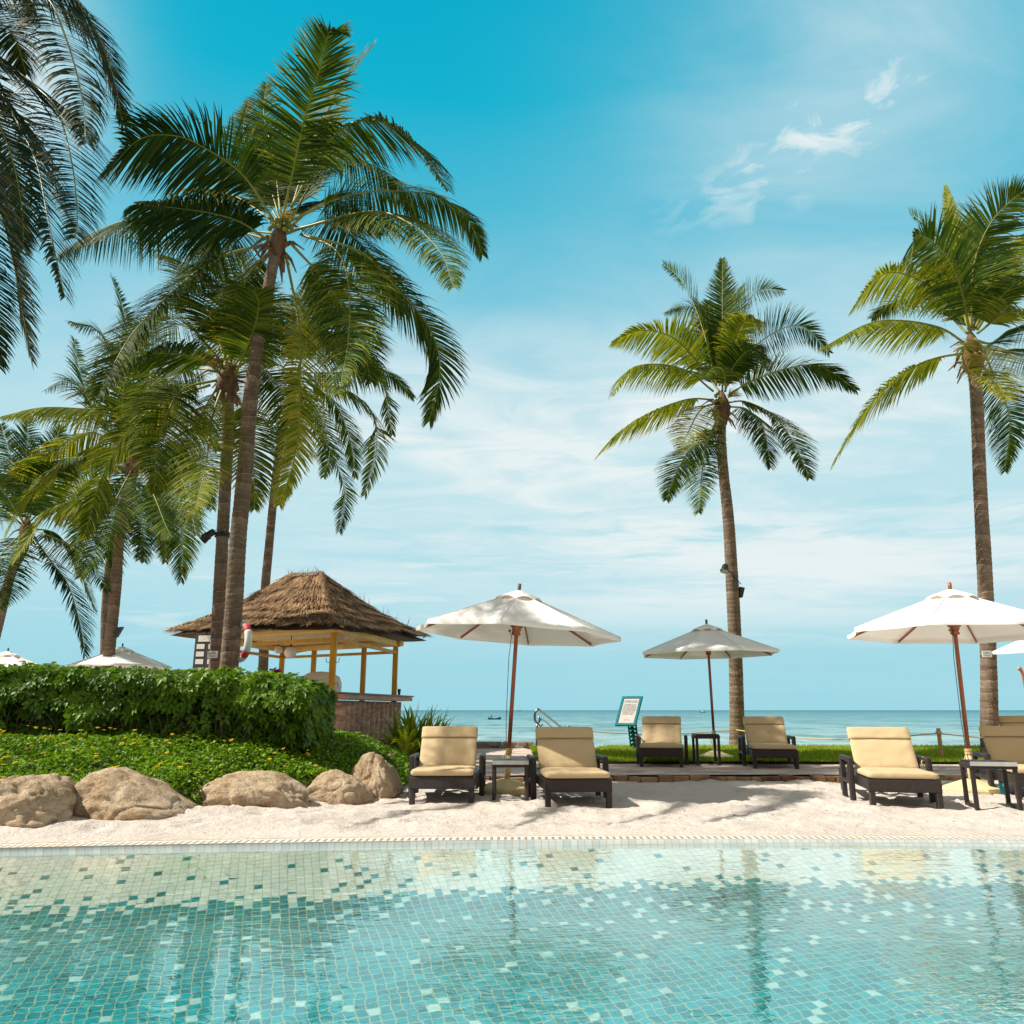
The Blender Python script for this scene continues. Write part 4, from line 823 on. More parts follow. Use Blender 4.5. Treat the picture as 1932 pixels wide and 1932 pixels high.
for e0, e1, r0, r1 in slopes:
    el = (e1-e0).length; tiers = 15
    for T in range(tiers):
        tb = T/tiers; cnt = int(el*(1-tb*.75)*62)
        band = .5+.5*noise.noise((T*1.7, e0.x, 0))
        for k in range(cnt):
            s = rnd.random(); t0 = min(.985, tb+rnd.uniform(0, .09)+.03); t1 = t0-rnd.uniform(.10, .17)-(.03 if T == 0 else 0)
            sk = rnd.uniform(-.025, .025)
            p0 = slope_pt(e0, e1, r0, r1, s, t0); p1 = slope_pt(e0, e1, r0, r1, min(1, max(0, s+sk)), max(t1, -.001))
            n_ = (e1-e0).cross(r0-e0).normalized(); n_ = n_ if n_.z > 0 else -n_
            step = .13*(1-((t0*tiers/3+.35*noise.noise((s*el*.8, 0, e0.x))) % 1.0))**2
            if t1 < 0: p1 = p1+(p1-p0).normalized()*(-t1)*2.2+Vector((0, 0, -.05*rnd.random()))
            wv_ = (e1-e0).normalized()*rnd.uniform(.006, .016)
            a0 = p0+n_*.008; a1 = p1+n_*(.012+step*rnd.uniform(.5, 1.0)+rnd.uniform(0, .02)); mid = a0.lerp(a1, .5)+n_*.02
            v = min(1, max(0, .45+.35*noise.noise((s*el*1.1, t0*9, T*.2))+rnd.uniform(-.35, .35)))
            st.add([a0-wv_-KO, a0+wv_-KO, mid-wv_-KO, mid+wv_-KO, a1-wv_*.4-KO, a1+wv_*.4-KO], [(0, 1, 3, 2), (2, 3, 5, 4)], 0, v)
def wisps(A, B_, cnt, up):
    for k in range(cnt):
        p0 = A.lerp(B_, rnd.random()); d = Vector((rnd.uniform(-1, 1), rnd.uniform(-.6, .6), rnd.uniform(.0, .8)*up)).normalized()*rnd.uniform(.08, .30); wv_ = Vector((.006, .004, 0)); o = Vector((0, 0, .04))
        st.add([p0-wv_-KO+o, p0+wv_-KO+o, p0+d-KO+o], [(0, 1, 2)], 0, rnd.random())
wisps(RA, RB, 60, .6); wisps(RA, E_F, 50, .25)
for k in range(16): 
    s = rnd.uniform(.3, .95); p0 = RA.lerp(E_R, s)-Vector((0, 0, .08)); d = Vector((rnd.uniform(-.3, .5), 0, 1)).normalized()*rnd.uniform(.15, .35); st.add([p0-Vector((.006, 0, 0))-KO, p0+Vector((.006, 0, 0))-KO, p0+d-KO], [(0, 1, 2)], 0, .3)
# ridge roll
for A, B_ in ((RA, RB), (RA, E_F), (RA, E_R), (RB, E_L)):
    L_ = (B_-A).length
    for k in range(int(L_*210)):
        s = rnd.random(); p0 = A.lerp(B_, s); p0.z += -.14*math.sin(math.pi*s)*(1 if B_ is not RB else 0)+.035+rnd.uniform(-.02, .03); d = (B_-A).normalized().cross(Vector((0, 0, 1)))*rnd.choice((-1, 1)); dd = (d*.8+(B_-A).normalized()*rnd.uniform(.1, .9)+Vector((0, 0, -.5))).normalized()*rnd.uniform(.12, .24); wv_ = (B_-A).normalized()*.010
        st.add([p0-wv_-KO, p0+wv_-KO, p0+dd*.5+Vector((0, 0, .02))+wv_-KO, p0+dd*.5+Vector((0, 0, .02))-wv_-KO, p0+dd-KO], [(0, 1, 2, 3), (3, 2, 4)], 0, min(1, max(0, .5+rnd.uniform(-.3, .4))))
st.build('thatch', M['straw'], roof)
b = MB(); q = [K(v, EZ+.17) for v in (KF, KR, KB, KL)]; b.add(q+[p+Vector((0, 0, .02)) for p in q], [(0, 3, 2, 1), (4, 5, 6, 7)]); b.build('ceiling', M['yellow_pale'], kio)
# counter of palm logs
b = MB(); b.box(K((KF+KR)/2, .12)+Vector((.12, 0, 0)), (.95, 4.5, .16), Matrix.Rotation(math.atan2(KR.y-KF.y, KR.x-KF.x)-math.pi/2, 3, 'Z'), bev=.02); b.build('step', M['stone'], kio)
cnt_o = MB()
for A, B_, n_ in ((KF, KR, 13), (KF, KL, 13)):
    d = (B_-A)/n_; out_ = Vector((d.y, -d.x, 0)).normalized()*.10; out_ = out_ if A is KF and B_ is KR else -out_
    for i in range(n_):
        c0 = A+d*(i+.5)+out_; r = d.length*.5*rnd.uniform(.90, 1.04); j = rnd.random()*9
        cnt_o.tube([K(c0, .2+1.0*k/14) for k in range(15)], [r*(1+.05*((k*.37+j) % 1)-.02) for k in range(15)], 12, 0, jit=lambda a_, k_: .04*noise.noise((k_, a_*.6, j)))
cnt_o.build('counter_front', M['log'], kio)
b = MB()
for A, B_ in ((KF, KR), (KF, KL)):
    d = (B_-A).normalized(); o_ = Vector((d.y, -d.x, 0))*(.12 if B_ is KR else -.12)
    b.bar(K(A-d*.30+o_, 1.275), K(B_+d*.30+o_, 1.275), .55, .10, up=(0, 0, 1))
b.build('counter_edge', M['plank'], kio)
b = MB()
for A, B_ in ((KF, KR), (KF, KL)):
    d = (B_-A).normalized(); o_ = Vector((d.y, -d.x, 0))*(.12 if B_ is KR else -.12)
    b.bar(K(A-d*.34+o_, 1.345+(.0 if B_ is KR else .002)), K(B_+d*.34+o_, 1.345+(.0 if B_ is KR else .002)), .61, .032, up=(0, 0, 1))
b.build('counter_top', M['plank_dark'], kio)
b = MB()
for zz in (1.98, 1.55):
    for sx in (-1, 1): b.tube([K(KF+Vector((sx*.06, -.03, 0)), zz), K(KF+Vector((sx*.13, -.03, 0)), zz), K(KF+Vector((sx*.14, -.03, 0)), zz+(.09 if zz > 1.8 else -.08))], .008, 5)
b.build('coat_hook', M['grey'], kio)
for i, (u, v, Y, r) in enumerate(((548, 1231, 18.0, .135), (552 - 27, 1226, 20.6, .10), (681 - 8 - 5, 1200 - 2, 19.5, .14))):
    if i == 2: u, v = 642, 1201
    p = at(u, v, Y); lamp = empty('globe_lamp', p, label=('large white globe lamp hanging over the kiosk counter', 'smaller white globe lamp by the rear left kiosk post', 'white globe lamp half behind the front kiosk post')[i], cat='lamp', group='globe lamps in the kiosk')
    b = MB(); b.lathe([(r*math.sin(a), -r*math.cos(a)) for a in lin(.001, math.pi-.25, 14)], n=24); b.build('globe', M['globe'], lamp)
    b = MB(); b.lathe([(r*.34, r*.93), (r*.36, r*1.05), (r*.2, r*1.15), (.012, r*1.2), (.010, r*1.9), (.006, 2.75-p.z)], n=12); b.build('lamp_holder', M['black'], lamp)
g_ = empty('drinking_glass', at(753, 1308, 20.6), label='glass with a straw on the right end of the kiosk counter', cat='glass')
m, t, out = newmat('clear_glass'); gb = t.new('ShaderNodeBsdfGlass'); t.put(gb, 'Color', (.85, .92, .92, 1)); t.l.new(gb.outputs[0], out.inputs[0]); M['glass'] = m
g_.location.z = 1.361
b = MB(); b.lathe([(.03, .0), (.045, .16), (.041, .16), (.028, .01), (.001, .008)], n=16); b.build('tumbler', M['glass'], g_)
b = MB(); b.tube([(.0, 0, .02), (-.06, 0, .28)], .005, 5); b.build('straw', M['white'], g_)
b = MB(); b.lathe([(.027, .012), (.030, .04), (.001, .04)], n=12); b.build('drink', M['red'], g_)
# menu boards on kiosk's left post
nb = empty('notice_board', at(388, 1234, 18.4), R(-8), label='dark notice board with white printed strips on the left kiosk post', cat='notice board')
b = MB(); b.box((0, 0, 0), (.56, .03, .92), bev=.004); b.build('panel', M['board'], nb)
def text(s, size, par, loc, rot, matl=None, name='lettering', align='CENTER', shear=0.0, sx=1.0, bold=.0):
    cu = bpy.data.curves.new(name, 'FONT'); cu.body = s; cu.size = size; cu.align_x = align; cu.extrude = .0008; cu.offset = bold; cu.space_line = 1.05
    to = bpy.data.objects.new('t', cu); col.objects.link(to); bpy.context.view_layer.update()
    me = bpy.data.meshes.new_from_object(to.evaluated_get(bpy.context.evaluated_depsgraph_get())); bpy.data.objects.remove(to)
    me.name = name; me.materials.clear(); me.materials.append(matl or M['ink']); o = bpy.data.objects.new(name, me); col.objects.link(o); o.parent = par; o.location = loc; o.rotation_euler = rot; o.scale = (sx, 1, 1); return o
b = MB(); b.box((.02, -.018, .35), (.44, .008, .14)); b.box((.02, -.018, -.37), (.44, .008, .12))
for zz in (.17, 0.0, -.17): b.box((-.13, -.018, zz), (.19, .008, .11)); b.box((.15, -.018, zz), (.17, .008, .11))
b.build('printed_strip', M['white'], nb)
# name plates on palms
def plate(u, v, Y, label, rz):
    o = empty('name_plate', at(u, v, Y), R(rz), label=label, cat='sign', group='white tree name plates')
    b = MB(); b.box((0, 0, 0), (.19, .012, .125), bev=.005); b.build('panel', M['white'], o)
    text('มะพร้าว', .045, o, (0, -.008, .010), (R(90), 0, 0)); text('Coconut', .034, o, (0, -.008, -.035), (R(90), 0, 0)); return o
plate(401, 1235, 14.43, 'small white name plate on the spotlight palm trunk, above the hedge', -5)
plate(1862, 1234, 15.82, 'small white name plate on the right hand palm trunk, beside the umbrella rim', 0)
# lifebuoy
lb = empty('lifebuoy', at(456, 1211, 13.62), 0, label='white and red lifebuoy hanging on the right side of the tallest palm trunk', cat='lifebuoy')
lb.rotation_euler = (0, 0, R(-50))
def ring_part(a0, a1, Rm=.285, r=.062, ex=0.0):
    b = MB(); n_ = max(6, int((a1-a0)/6)); b.tube([(Rm*math.cos(R(a)), 0, Rm*math.sin(R(a))) for a in lin(a0, a1, n_)], r+ex, 14); return b
for a in range(0, 360, 90): ring_part(a+56, a+124).build('shell', M['ring'], lb); ring_part(a+34, a+56, ex=.002).build('red_band', M['red'], lb)
# spotlight on palm C
sp = empty('spotlight', at(432, 1010, 14.6), label='black bracket spotlight strapped to the palm left of the tallest one', cat='spotlight')
b = MB(); b.bar((-.30, -.16, 0), (.22, -.16, 0), .035); b.lathe([(.14, -.04), (.148, 0), (.14, .04)], (-.12, 0, 0), 18); b.build('bracket', M['black'], sp)
ax = (at(378, 1021, 14.4)-at(402, 1003, 14.4)).normalized(); Mq = Vector((0, 0, 1)).rotation_difference(ax).to_matrix(); c0 = at(402, 1003, 14.4)-sp.location
b = MB(); b.lathe([(.001, -.03), (.045, -.03), (.062, .02), (.062, .10), (.08, .11), (.082, .13), (.075, .15), (.088, .22), (.092, .25), (.08, .25), (.07, .17), (.001, .16)], c0, 18, rot=Mq); b.build('lamp_head', M['black'], sp)
b = MB(); b.tube([c0+Vector((.03, 0, .02)), c0+Vector((.10, 0, .05)), c0+Vector((.16, 0, -.06)), Vector((-.1, -.14, 0))], .008, 5); b.build('cable', M['black'], sp)
def small_lamp(u, v, Y, label, head_r=.10):
    o = empty('tree_lamp', at(u, v, Y), label=label, cat='lamp'); Mq = Vector((0, 0, 1)).rotation_difference(Vector((-.25, -.35, -1)).normalized()).to_matrix()
    b = MB(); b.lathe([(.001, -.17), (.06, -.16), (.085, -.10), (.09, -.02), (.115, .0), (.118, .03), (.10, .035)], (0, 0, 0), 18, rot=Mq); b.build('lamp_shade', M['black'], o)
    b = MB(); b.lathe([(.001, .036), (.10, .034)], (0, 0, 0), 18, rot=Mq); b.build('lens', M['paper'], o)
    b = MB(); b.tube([(.04, .02, .0), (.16, .05, -.02), (.22, .03, -.14), (.40, .06, -.34)], .010, 5); b.build('cable', M['black'], o); return o
small_lamp(1367.5, 1076, 19.62, 'dark bell lamp on the lone palm trunk, above the middle umbrella')
o = empty('wedge_lamp', at(1398, 1117, 19.85), label='small dark wedge lamp on the right side of the lone palm trunk', cat='lamp')
b = MB(); b.add([(-.03, -.06, .13), (.09, -.06, .10), (.02, -.06, -.14), (-.04, -.06, -.14), (-.03, .06, .13), (.09, .06, .10), (.02, .06, -.14), (-.04, .06, -.14)], [(0, 3, 2, 1), (4, 5, 6, 7), (0, 1, 5, 4), (1, 2, 6, 5), (2, 3, 7, 6), (3, 0, 4, 7)]); b.build('lamp_body', M['black'], o)
b = MB(); b.box((-.05, 0, 0), (.06, .05, .05)); b.build('mount', M['black'], o)
o = empty('wedge_lamp', at(217+4, 1193, 22.3), label='small dark wedge lamp on the palm trunk behind the left umbrella', cat='lamp')
b = MB(); b.add([(-.03, -.06, .13), (.16, -.06, .15), (.02, -.06, -.14), (-.04, -.06, -.14), (-.03, .06, .13), (.16, .06, .15), (.02, .06, -.14), (-.04, .06, -.14)], [(0, 3, 2, 1), (4, 5, 6, 7), (0, 1, 5, 4), (1, 2, 6, 5), (2, 3, 7, 6), (3, 0, 4, 7)]); b.build('lamp_body', M['black'], o)
b = MB(); b.box((-.06, 0, 0), (.08, .05, .05)); b.build('mount', M['black'], o)
# white cover seen inside the kiosk
b = MB(); p = at(604, 1290, 19.6); b.lathe([(.52, -.3), (.52, .02), (.46, .16), (.30, .25), (.15, .28), (.001, .29)], (0, 0, 0), 20, a=0.0); o = b.build('cart_cover', M['white'], label='white domed cover showing above the hedge inside the kiosk', cat='cover'); o.location = p; o.scale = (1, .8, 1)
b = MB(); b.box((0, 0, -.6), (.8, .7, .62), bev=.03); b.build('cart_body', M['plank'], o)

# ------------------------------------------------------------------ teal warning sign
sg = empty('warning_sign', at(1193, 1417, 18.4), 0, label='teal framed warning board on a slotted teal post, left of the path loungers', cat='sign')
sg.location.z = .15; top = at(1191, 1366, 18.3)-sg.location
b = MB(); wdt = .20; up_ = top
for sx in (-.085, 0, .085): b.bar((sx+.06, 0, 0), Vector((sx, 0, 0))+up_+Vector((0, 0, .2)), .035 if sx else .03, .03)
for k in range(7):
    c0 = up_*(k/6.5)+Vector((.06*(1-k/6.5), 0, 0)); 
    for sx in (-1, 1): b.bar(c0+Vector((sx*.085, -.002, .0)), c0+Vector((0, -.002, .075)), .026, .035)
    b.box(c0+Vector((0, .004, .02)), (.17, .02, .045))
b.build('post', M['teal'], sg)
pc = at(1186.7, 1341.5, 18.2)-sg.location
pn = empty_ = None
face = bpy.data.objects.new('board', None)
b = MB(); PW, PH = .50, .76
b.box((0, PH/2-.03, 0), (PW, .06, .045), bev=.006); b.box((0, -PH/2+.03, 0), (PW, .06, .045), bev=.006); b.box((-PW/2+.03, 0, .001), (.06, PH-.1, .043), bev=.006); b.box((PW/2-.03, 0, .001), (.06, PH-.1, .043), bev=.006); b.box((0, 0, -.012), (PW-.04, PH-.04, .012))
frm = b.build('frame', M['teal'], sg, loc=pc); frm.rotation_euler = (Matrix.Rotation(R(-34), 4, 'Z')@Matrix.Rotation(R(56), 4, 'X')).to_euler()
b = MB(); b.box((0, 0, 0), (PW-.125, PH-.125, .008)); pf = b.build('face', M['paper'], frm, loc=(0, 0, .006))
text('SWIMMING IN THE SEA\nIS AT YOUR OWN RISK', .032, frm, (0, .245, .011), (0, 0, 0), bold=.0008, sx=.92)
text('THE MANAGEMENT AND STAFF OF\nHYATT REGENCY HUA HIN,\nTHE OWNERS OF THE REGISTERED\nHYATT HOTELS CORPORATION\nARE NOT RESPONSIBLE OR LIABLE\nFOR ANY ACCIDENTS OR INJURIES\nTHAT MAY ARISE FROM SWIMMING\nIN THE SEA, OR FROM USING\nANY FACILITIES THAT ARE NOT\nOPERATED BY THE RESORT.', .027, frm, (0, .155, .011), (0, 0, 0), sx=.76)
text('THANK YOU', .024, frm, (0, -.245, .011), (0, 0, 0))

# ------------------------------------------------------------------ rope fence, handrail, bollards
def bpost(u, vb, vt, Y, label, r=.035):
    A = at(u, vb, Y); Bp = at(u, vt, Y); z0 = .1; o = empty('bamboo_post', (A.x, Y, z0), label=label, cat='post', group='posts of the rope barrier')
    b = MB(); hgt = Bp.z-z0; n_ = 5; b.tube([(0, 0, hgt*i/20) for i in range(21)], [r*(1.12 if i % 4 == 0 else 1) for i in range(21)], 12); b.build('cane', M['bamboo'], o)
    b = MB()
    for k in range(3): b.tube([(math.cos(a*.7)*r*1.3, math.sin(a*.7)*r*1.3, hgt-.10+.02*k) for a in range(10)], .010, 5)
    b.build('rope_wrap', M['rope'], o); return Vector((A.x, Y, z0+hgt-.09))
q1 = bpost(1073.5, 1425, 1369, 19.0, 'short bamboo post behind the right front lounger, rope tied on top')
q2 = bpost(1778, 1437, 1374, 15.6, 'tall bamboo post standing alone at the lawn edge, right of centre')
o = empty('black_post', (at(1113, 1430, 17.5).x, 17.5, .1), label='short black post by the bamboo post behind the front lounger', cat='post')
b = MB(); b.lathe([(.04, 0), (.04, at(1113, 1373, 17.5).z-.16), (.05, at(1113, 1373, 17.5).z-.15), (.05, at(1113, 1373, 17.5).z-.1), (.001, at(1113, 1373, 17.5).z-.1)], n=12); b.build('shaft', M['black'], o)
Hp = at(1389, 1377, 19.6); R_end = at(1936, 1394, 15.3)
def ropeline(A, B_, sag, label):
    b = MB(); pts = []
    for s in lin(0, 1, 18): p = A.lerp(B_, s); p.z -= sag*math.sin(math.pi*s); pts.append(p-A)
    b.tube(pts, .013, 6); b.build('rope', M['rope'], loc=A, label=label, cat='rope', group='ropes of the barrier')
ropeline(q1, Hp, .10, 'pale rope from the short bamboo post to the lone palm trunk'); ropeline(Hp, q2, .16, 'pale rope from the lone palm to the tall bamboo post'); ropeline(q2, R_end, .03, 'pale rope from the tall bamboo post to the right hand palm')
hr = empty('handrail', at(1012, 1413, 19.5), label='polished steel handrail with a scrolled end leading down to the beach', cat='handrail'); O = hr.location
def hp(u, v, Y=19.5): return at(u, v, Y)-O
b = MB(); b.tube([Vector((0, 0, -.1)), hp(1013, 1372), hp(1013.5, 1366)], .026, 10); b.build('rail_post', M['steel'], hr)
b = MB(); b.tube(crom([hp(1016, 1352), hp(1019, 1358), hp(1017, 1364), hp(1012, 1364), hp(1009, 1357), hp(1009.5, 1346), hp(1014, 1339), hp(1021, 1342, 19.7), hp(1058, 1372, 21.5), hp(1085, 1396, 23)], 50), .028, 10); b.build('top_rail', M['steel'], hr)
b = MB(); b.tube(crom([hp(1024, 1366), hp(1020, 1371), hp(1015.5, 1366), hp(1018, 1358), hp(1024, 1358, 19.7), hp(1045, 1375, 21), hp(1065, 1394, 22.5)], 40), .019, 8); b.build('lower_rail', M['steel'], hr)
o = empty('path_lamp', (at(815, 1412, 18.0).x, 18.0, .08), label='dark cone topped path light behind the left front lounger', cat='lamp'); zt = at(815, 1368, 18).z-.08
b = MB(); b.lathe([(.16, zt-.40), (.17, zt-.42), (.001, zt)], (0, 0, 0), 4, smooth=False); b.build('cone_cap', M['black'], o); b = MB(); b.lathe([(.06, 0), (.06, zt-.38)], n=12); b.build('stem', M['black'], o)

# ------------------------------------------------------------------ boats
bo = empty('fishing_boat', at(933, 1349, 230), 0, label='small dark fishing boat with a standing figure, left of the umbrella pole', cat='boat'); bo.location.z = -1.52; bo.scale = (.56, .56, .56)
mb = MB(); ns = 14; vs = []
Lb = 6.4
for i in range(ns+1):
    s = i/ns; hw = .85*math.sin(math.pi*min(1, .12+s*.85))**.6; sh = .55+.9*(abs(s-.45)/.55)**2.2
    x = (s-.5)*Lb
    vs += [(x, -hw, sh), (x, -hw*.55, .0), (x, hw*.55, .0), (x, hw, sh), (x, hw*.85, sh-.2), (x, -hw*.85, sh-.2)]
mb.add(vs, [(i*6+k, i*6+(k+1) % 6, (i+1)*6+(k+1) % 6, (i+1)*6+k) for i in range(ns) for k in range(6)]+[(5, 4, 3, 2, 1, 0), tuple(ns*6+k for k in range(6))]); mb.build('hull', M['hull'], bo)
mb = MB(); mb.box((-1.0, 0, 1.0), (.5, .4, .5), bev=.05); mb.tube([(-1.3, 0, .8), (-1.3, 0, 3.3)], .05, 6); mb.tube([(1.4, 0, .9), (2.2, 0, 3.2)], .04, 6); mb.tube([(-1.3, 0, 3.1), (2.2, 0, 2.7)], .02, 5); mb.build('mast', M['hull_pale'], bo)
pf_ = MB(); pf_.tube([(-1.7, 0, .6), (-1.7, 0, 1.0), (-1.72, 0, 1.5), (-1.7, 0, 1.95), (-1.7, 0, 2.05), (-1.7, 0, 2.2), (-1.7, 0, 2.35)], [.16, .2, .22, .24, .09, .13, .06], 8); o = pf_.build('person', M['board'], label='person in dark clothes standing in the small fishing boat', cat='person'); o.location = bo.location; o.scale = bo.scale
bo2 = empty('trawler', at(1325, 1342, 900), 0, label='pale trawler far out on the horizon, left of the middle umbrella pole', cat='boat'); bo2.location.z = -1.5; bo2.scale = (.55, .55, .55)
mb = MB(); vs = []
for i in range(ns+1):
    s = i/ns; hw = 2.0*math.sin(math.pi*min(1, .15+s*.83))**.6; sh = 1.6+1.6*abs(s-.45)**2*2; x = (s-.5)*15
    vs += [(x, -hw, sh), (x, -hw*.5, .0), (x, hw*.5, .0), (x, hw, sh)]
mb.add(vs, [(i*4+k, i*4+(k+1) % 4, (i+1)*4+(k+1) % 4, (i+1)*4+k) for i in range(ns) for k in range(4)]+[(3, 2, 1, 0), tuple(ns*4+k for k in range(4))]); mb.build('hull', M['hull_pale'], bo2)
mb = MB(); mb.box((1, 0, 2.7), (4.5, 2.4, 2.0), bev=.1); mb.build('cabin', M['white'], bo2); mb = MB(); mb.tube([(-3, 0, 1.5), (-3, 0, 6)], .12, 6); mb.tube([(4.5, 0, 1.5), (4.5, 0, 5)], .12, 6); mb.tube([(-3, 0, 5.8), (4.5, 0, 4.8)], .06, 5); mb.build('mast', M['grey'], bo2)
bo3 = copy_tree(bo2); bo3['label'] = 'tiny distant vessel on the horizon above the fishing boat'; p = at(985 - 0, 1340, 2600); bo3.location = (at(980, 1340, 2600).x, 2600, -1.5); bo3.scale = (1.0, 1.0, 1.0)

# ------------------------------------------------------------------ planting bed, rocks, hedge
def bed_front(x): return interp(x, [-9, -4.6, -3.9, -3.2, -2.6, -2.0, -1.6, -1.35], [7.2, 7.42, 7.80, 8.15, 9.1, 9.75, 10.3, 11.3])
def bed_z(x, y):
    d = y-bed_front(x); h = .04+.20*smooth(d/.30)+.40*smooth(d/2.6)
    dip = math.exp(-((x+3.15)/.22)**2)*.18*max(0, 1-d/1.2); right = smooth((-1.35-x)/1.3)
    return h*(.45+.55*right)-dip+.05*noise.noise((x*1.3, y*1.3, 8))
grid('garden_bed', lin(-14, -1.3, 90), lin(0, 1, 26), lambda x, y: bed_z(x, y)-.10, M['soil'], yf=lambda x, s: bed_front(x)+s*(13.5-bed_front(x)))
cv = MB(); rnd = random.Random(9)
def leaf_quad(mb, p, d, w_, l, v, n_=None, bend=.25):
    n_ = n_ or Vector((rnd.uniform(-1, 1), rnd.uniform(-1, 1), rnd.uniform(.2, 1))).normalized()
    W = d.cross(n_)
    if W.length < .05: W = d.cross(Vector((1, 0, 0)))
    W = W.normalized()*w_*.5; m1 = p+d*l*.5+n_*l*.05; e = p+d*l-n_*l*bend
    mb.add([p, m1-W, m1+W, e], [(0, 1, 2), (1, 3, 2)], 0, v)
for i in range(44000):
    x = rnd.uniform(-7.6, -1.42); d = rnd.random()**1.25*3.3-.10; y = bed_front(x)+d
    if y > 12.6: continue
    if x < -2.62 and y > 10.35: continue
    edge = smooth(d/.35); z = bed_z(x, y)-.05+.12*edge*rnd.random()**.7*(1+.4*noise.noise((x*3, y*3, 0)))
    if d < .25: z = rnd.uniform(max(.02, bed_z(x, y)-.18), bed_z(x, y)+.08)
    a = rnd.random()*6.28; up = rnd.uniform(-.1, .75); dd = Vector((math.cos(a), math.sin(a)-.25, up)).normalized(); l = rnd.uniform(.024, .050)*(1.2 if y < 8.5 else 1.5)
    leaf_quad(cv, Vector((x, y, z)), dd, l*.6, l, max(0, min(1, .5+.3*noise.noise((x*2, y*2, 5))+rnd.uniform(-.3, .3))))
gc = cv.build('ground_cover', M['cover'], label='creeping bright green ground cover with yellow daisies above the boulders', cat='ground cover', kind='stuff')
for i in range(100):
    while True:
        x = rnd.uniform(-6.0, -1.7); y = bed_front(x)+.25+rnd.random()**.9*2.4
        if y < (9.9 if x < -2.6 else 11.8): break
    z = bed_z(x, y)+.12+rnd.uniform(0, .07); b = MB(); c0 = Vector((0, 0, 0)); n_ = 9; r = rnd.uniform(.028, .036); tl = rnd.uniform(-.4, .1); tx = rnd.uniform(-.3, .3)
    for k in range(n_):
        a = 2*math.pi*k/n_; dd = Vector((math.cos(a), math.sin(a), math.sin(a)*-tl+math.cos(a)*tx+.1)).normalized(); s_ = Vector((-math.sin(a), math.cos(a), 0))*r*.36
        b.add([c0, dd*r*.6-s_, dd*r, dd*r*.6+s_], [(0, 1, 2, 3)], 0, rnd.random())
    b.lathe([(r*.35, .0), (r*.3, .006), (.001, .009)], c0, 6, 1); b.tube([c0, Vector((.005, .01, -.10))], .0022, 4, 2); b.build('flower', [M['petal'], M['spray'], M['cover']], gc, loc=(x, y, z))
# hedge of palmate leaves
hd = empty('hedge', (-5, 11.0, .5), label='dense dark green hedge of palmate leaves below the palms', cat='hedge'); HO = hd.location
def hz_top(x): return interp(x, [-14, -7, -5.6, -4.0, -2.95, -2.5], [1.52, 1.50, 1.48, 1.42, 1.40, 1.24])+.05*noise.noise((x*1.5, 0, 3))
fo = MB(); rnd = random.Random(12)
HX0, HX1, HY0, HY1 = -8.8, -2.66, 10.15, 11.7
def rosette(p, n, sz, v):
    a0 = rnd.random()*6.28; n_ = n.normalized(); t1 = n_.cross(Vector((.3, .2, 1))).normalized(); t2 = n_.cross(t1); cnt = rnd.choice((5, 6, 7))
    for k in range(cnt):
        a = a0+2*math.pi*k/cnt*rnd.uniform(.93, 1.07); d = (t1*math.cos(a)+t2*math.sin(a)+n_*rnd.uniform(.10, .45)).normalized(); l = sz*rnd.uniform(.75, 1.1); W = d.cross(n_).normalized()*l*.235; dn = Vector((0, 0, -1))
        m0 = p+d*l*.12; m1 = p+d*l*.45; m2 = p+d*l*.75+dn*l*.07; e = p+d*l+dn*l*.22; vv = max(0, min(1, v+rnd.uniform(-.12, .12)))
        f1 = n_*l*.05
        fo.add([m0, m1-W+f1, m1, m1+W+f1, m2-W*.8+f1, m2, m2+W*.8+f1, e], [(0, 1, 2), (0, 2, 3), (1, 4, 5, 2), (2, 5, 6, 3), (4, 7, 5), (5, 7, 6)], 0, vv)
for i in range(6300):
    r = rnd.random(); x = rnd.uniform(HX0, HX1+.1)
    if r < .52:      # front face
        z = rnd.uniform(.62, hz_top(x)); y = HY0+rnd.uniform(-.10, .12)+.13*noise.noise((x*1.6, z*2.4, 1))*1.6; n = Vector((rnd.uniform(-.6, .6), -1, rnd.uniform(-.1, .9)))
        if z < 1.03 and rnd.random() < .45+.5*(noise.noise((x*1.1, 4, 1)) > -.1): continue
        y += .10*max(0, (.95-z)/.3)
        if noise.noise((x*2.2, z*3.2, 9)) > .38: continue
    elif r < .90:    # top
        y = rnd.uniform(HY0-.05, HY1); z = hz_top(x)+rnd.uniform(-.08, .05)+.05*noise.noise((x*3, y*3, 2)); n = Vector((rnd.uniform(-.6, .6), rnd.uniform(-.6, .4), 1))
    else:
        x = HX1+rnd.uniform(-.10, .12); y = rnd.uniform(HY0, HY1); z = rnd.uniform(.6, hz_top(x)); n = Vector((1, rnd.uniform(-.9, .5), rnd.uniform(0, .8)))
    v = .42+.25*noise.noise((x*1.4, z*2, y))+rnd.uniform(-.18, .22)
    rosette(Vector((x, y, z))-HO, n, rnd.uniform(.065, .125), v)
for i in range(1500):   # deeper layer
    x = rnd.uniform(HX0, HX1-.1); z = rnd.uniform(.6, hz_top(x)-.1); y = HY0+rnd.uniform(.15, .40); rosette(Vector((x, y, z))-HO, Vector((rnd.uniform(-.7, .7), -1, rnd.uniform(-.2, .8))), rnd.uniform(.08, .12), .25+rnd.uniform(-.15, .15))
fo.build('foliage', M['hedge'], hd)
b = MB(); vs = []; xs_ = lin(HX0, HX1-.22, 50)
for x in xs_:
    for (y, f) in ((HY0+.42, 0), (HY0+.36, .6), (HY0+.30, 1), (HY1-.25, 1), (HY1-.2, 0)): vs.append(Vector((x, y+.05*noise.noise((x*2, f, 0)), .45+(hz_top(x)-.14-.45)*f))-HO)
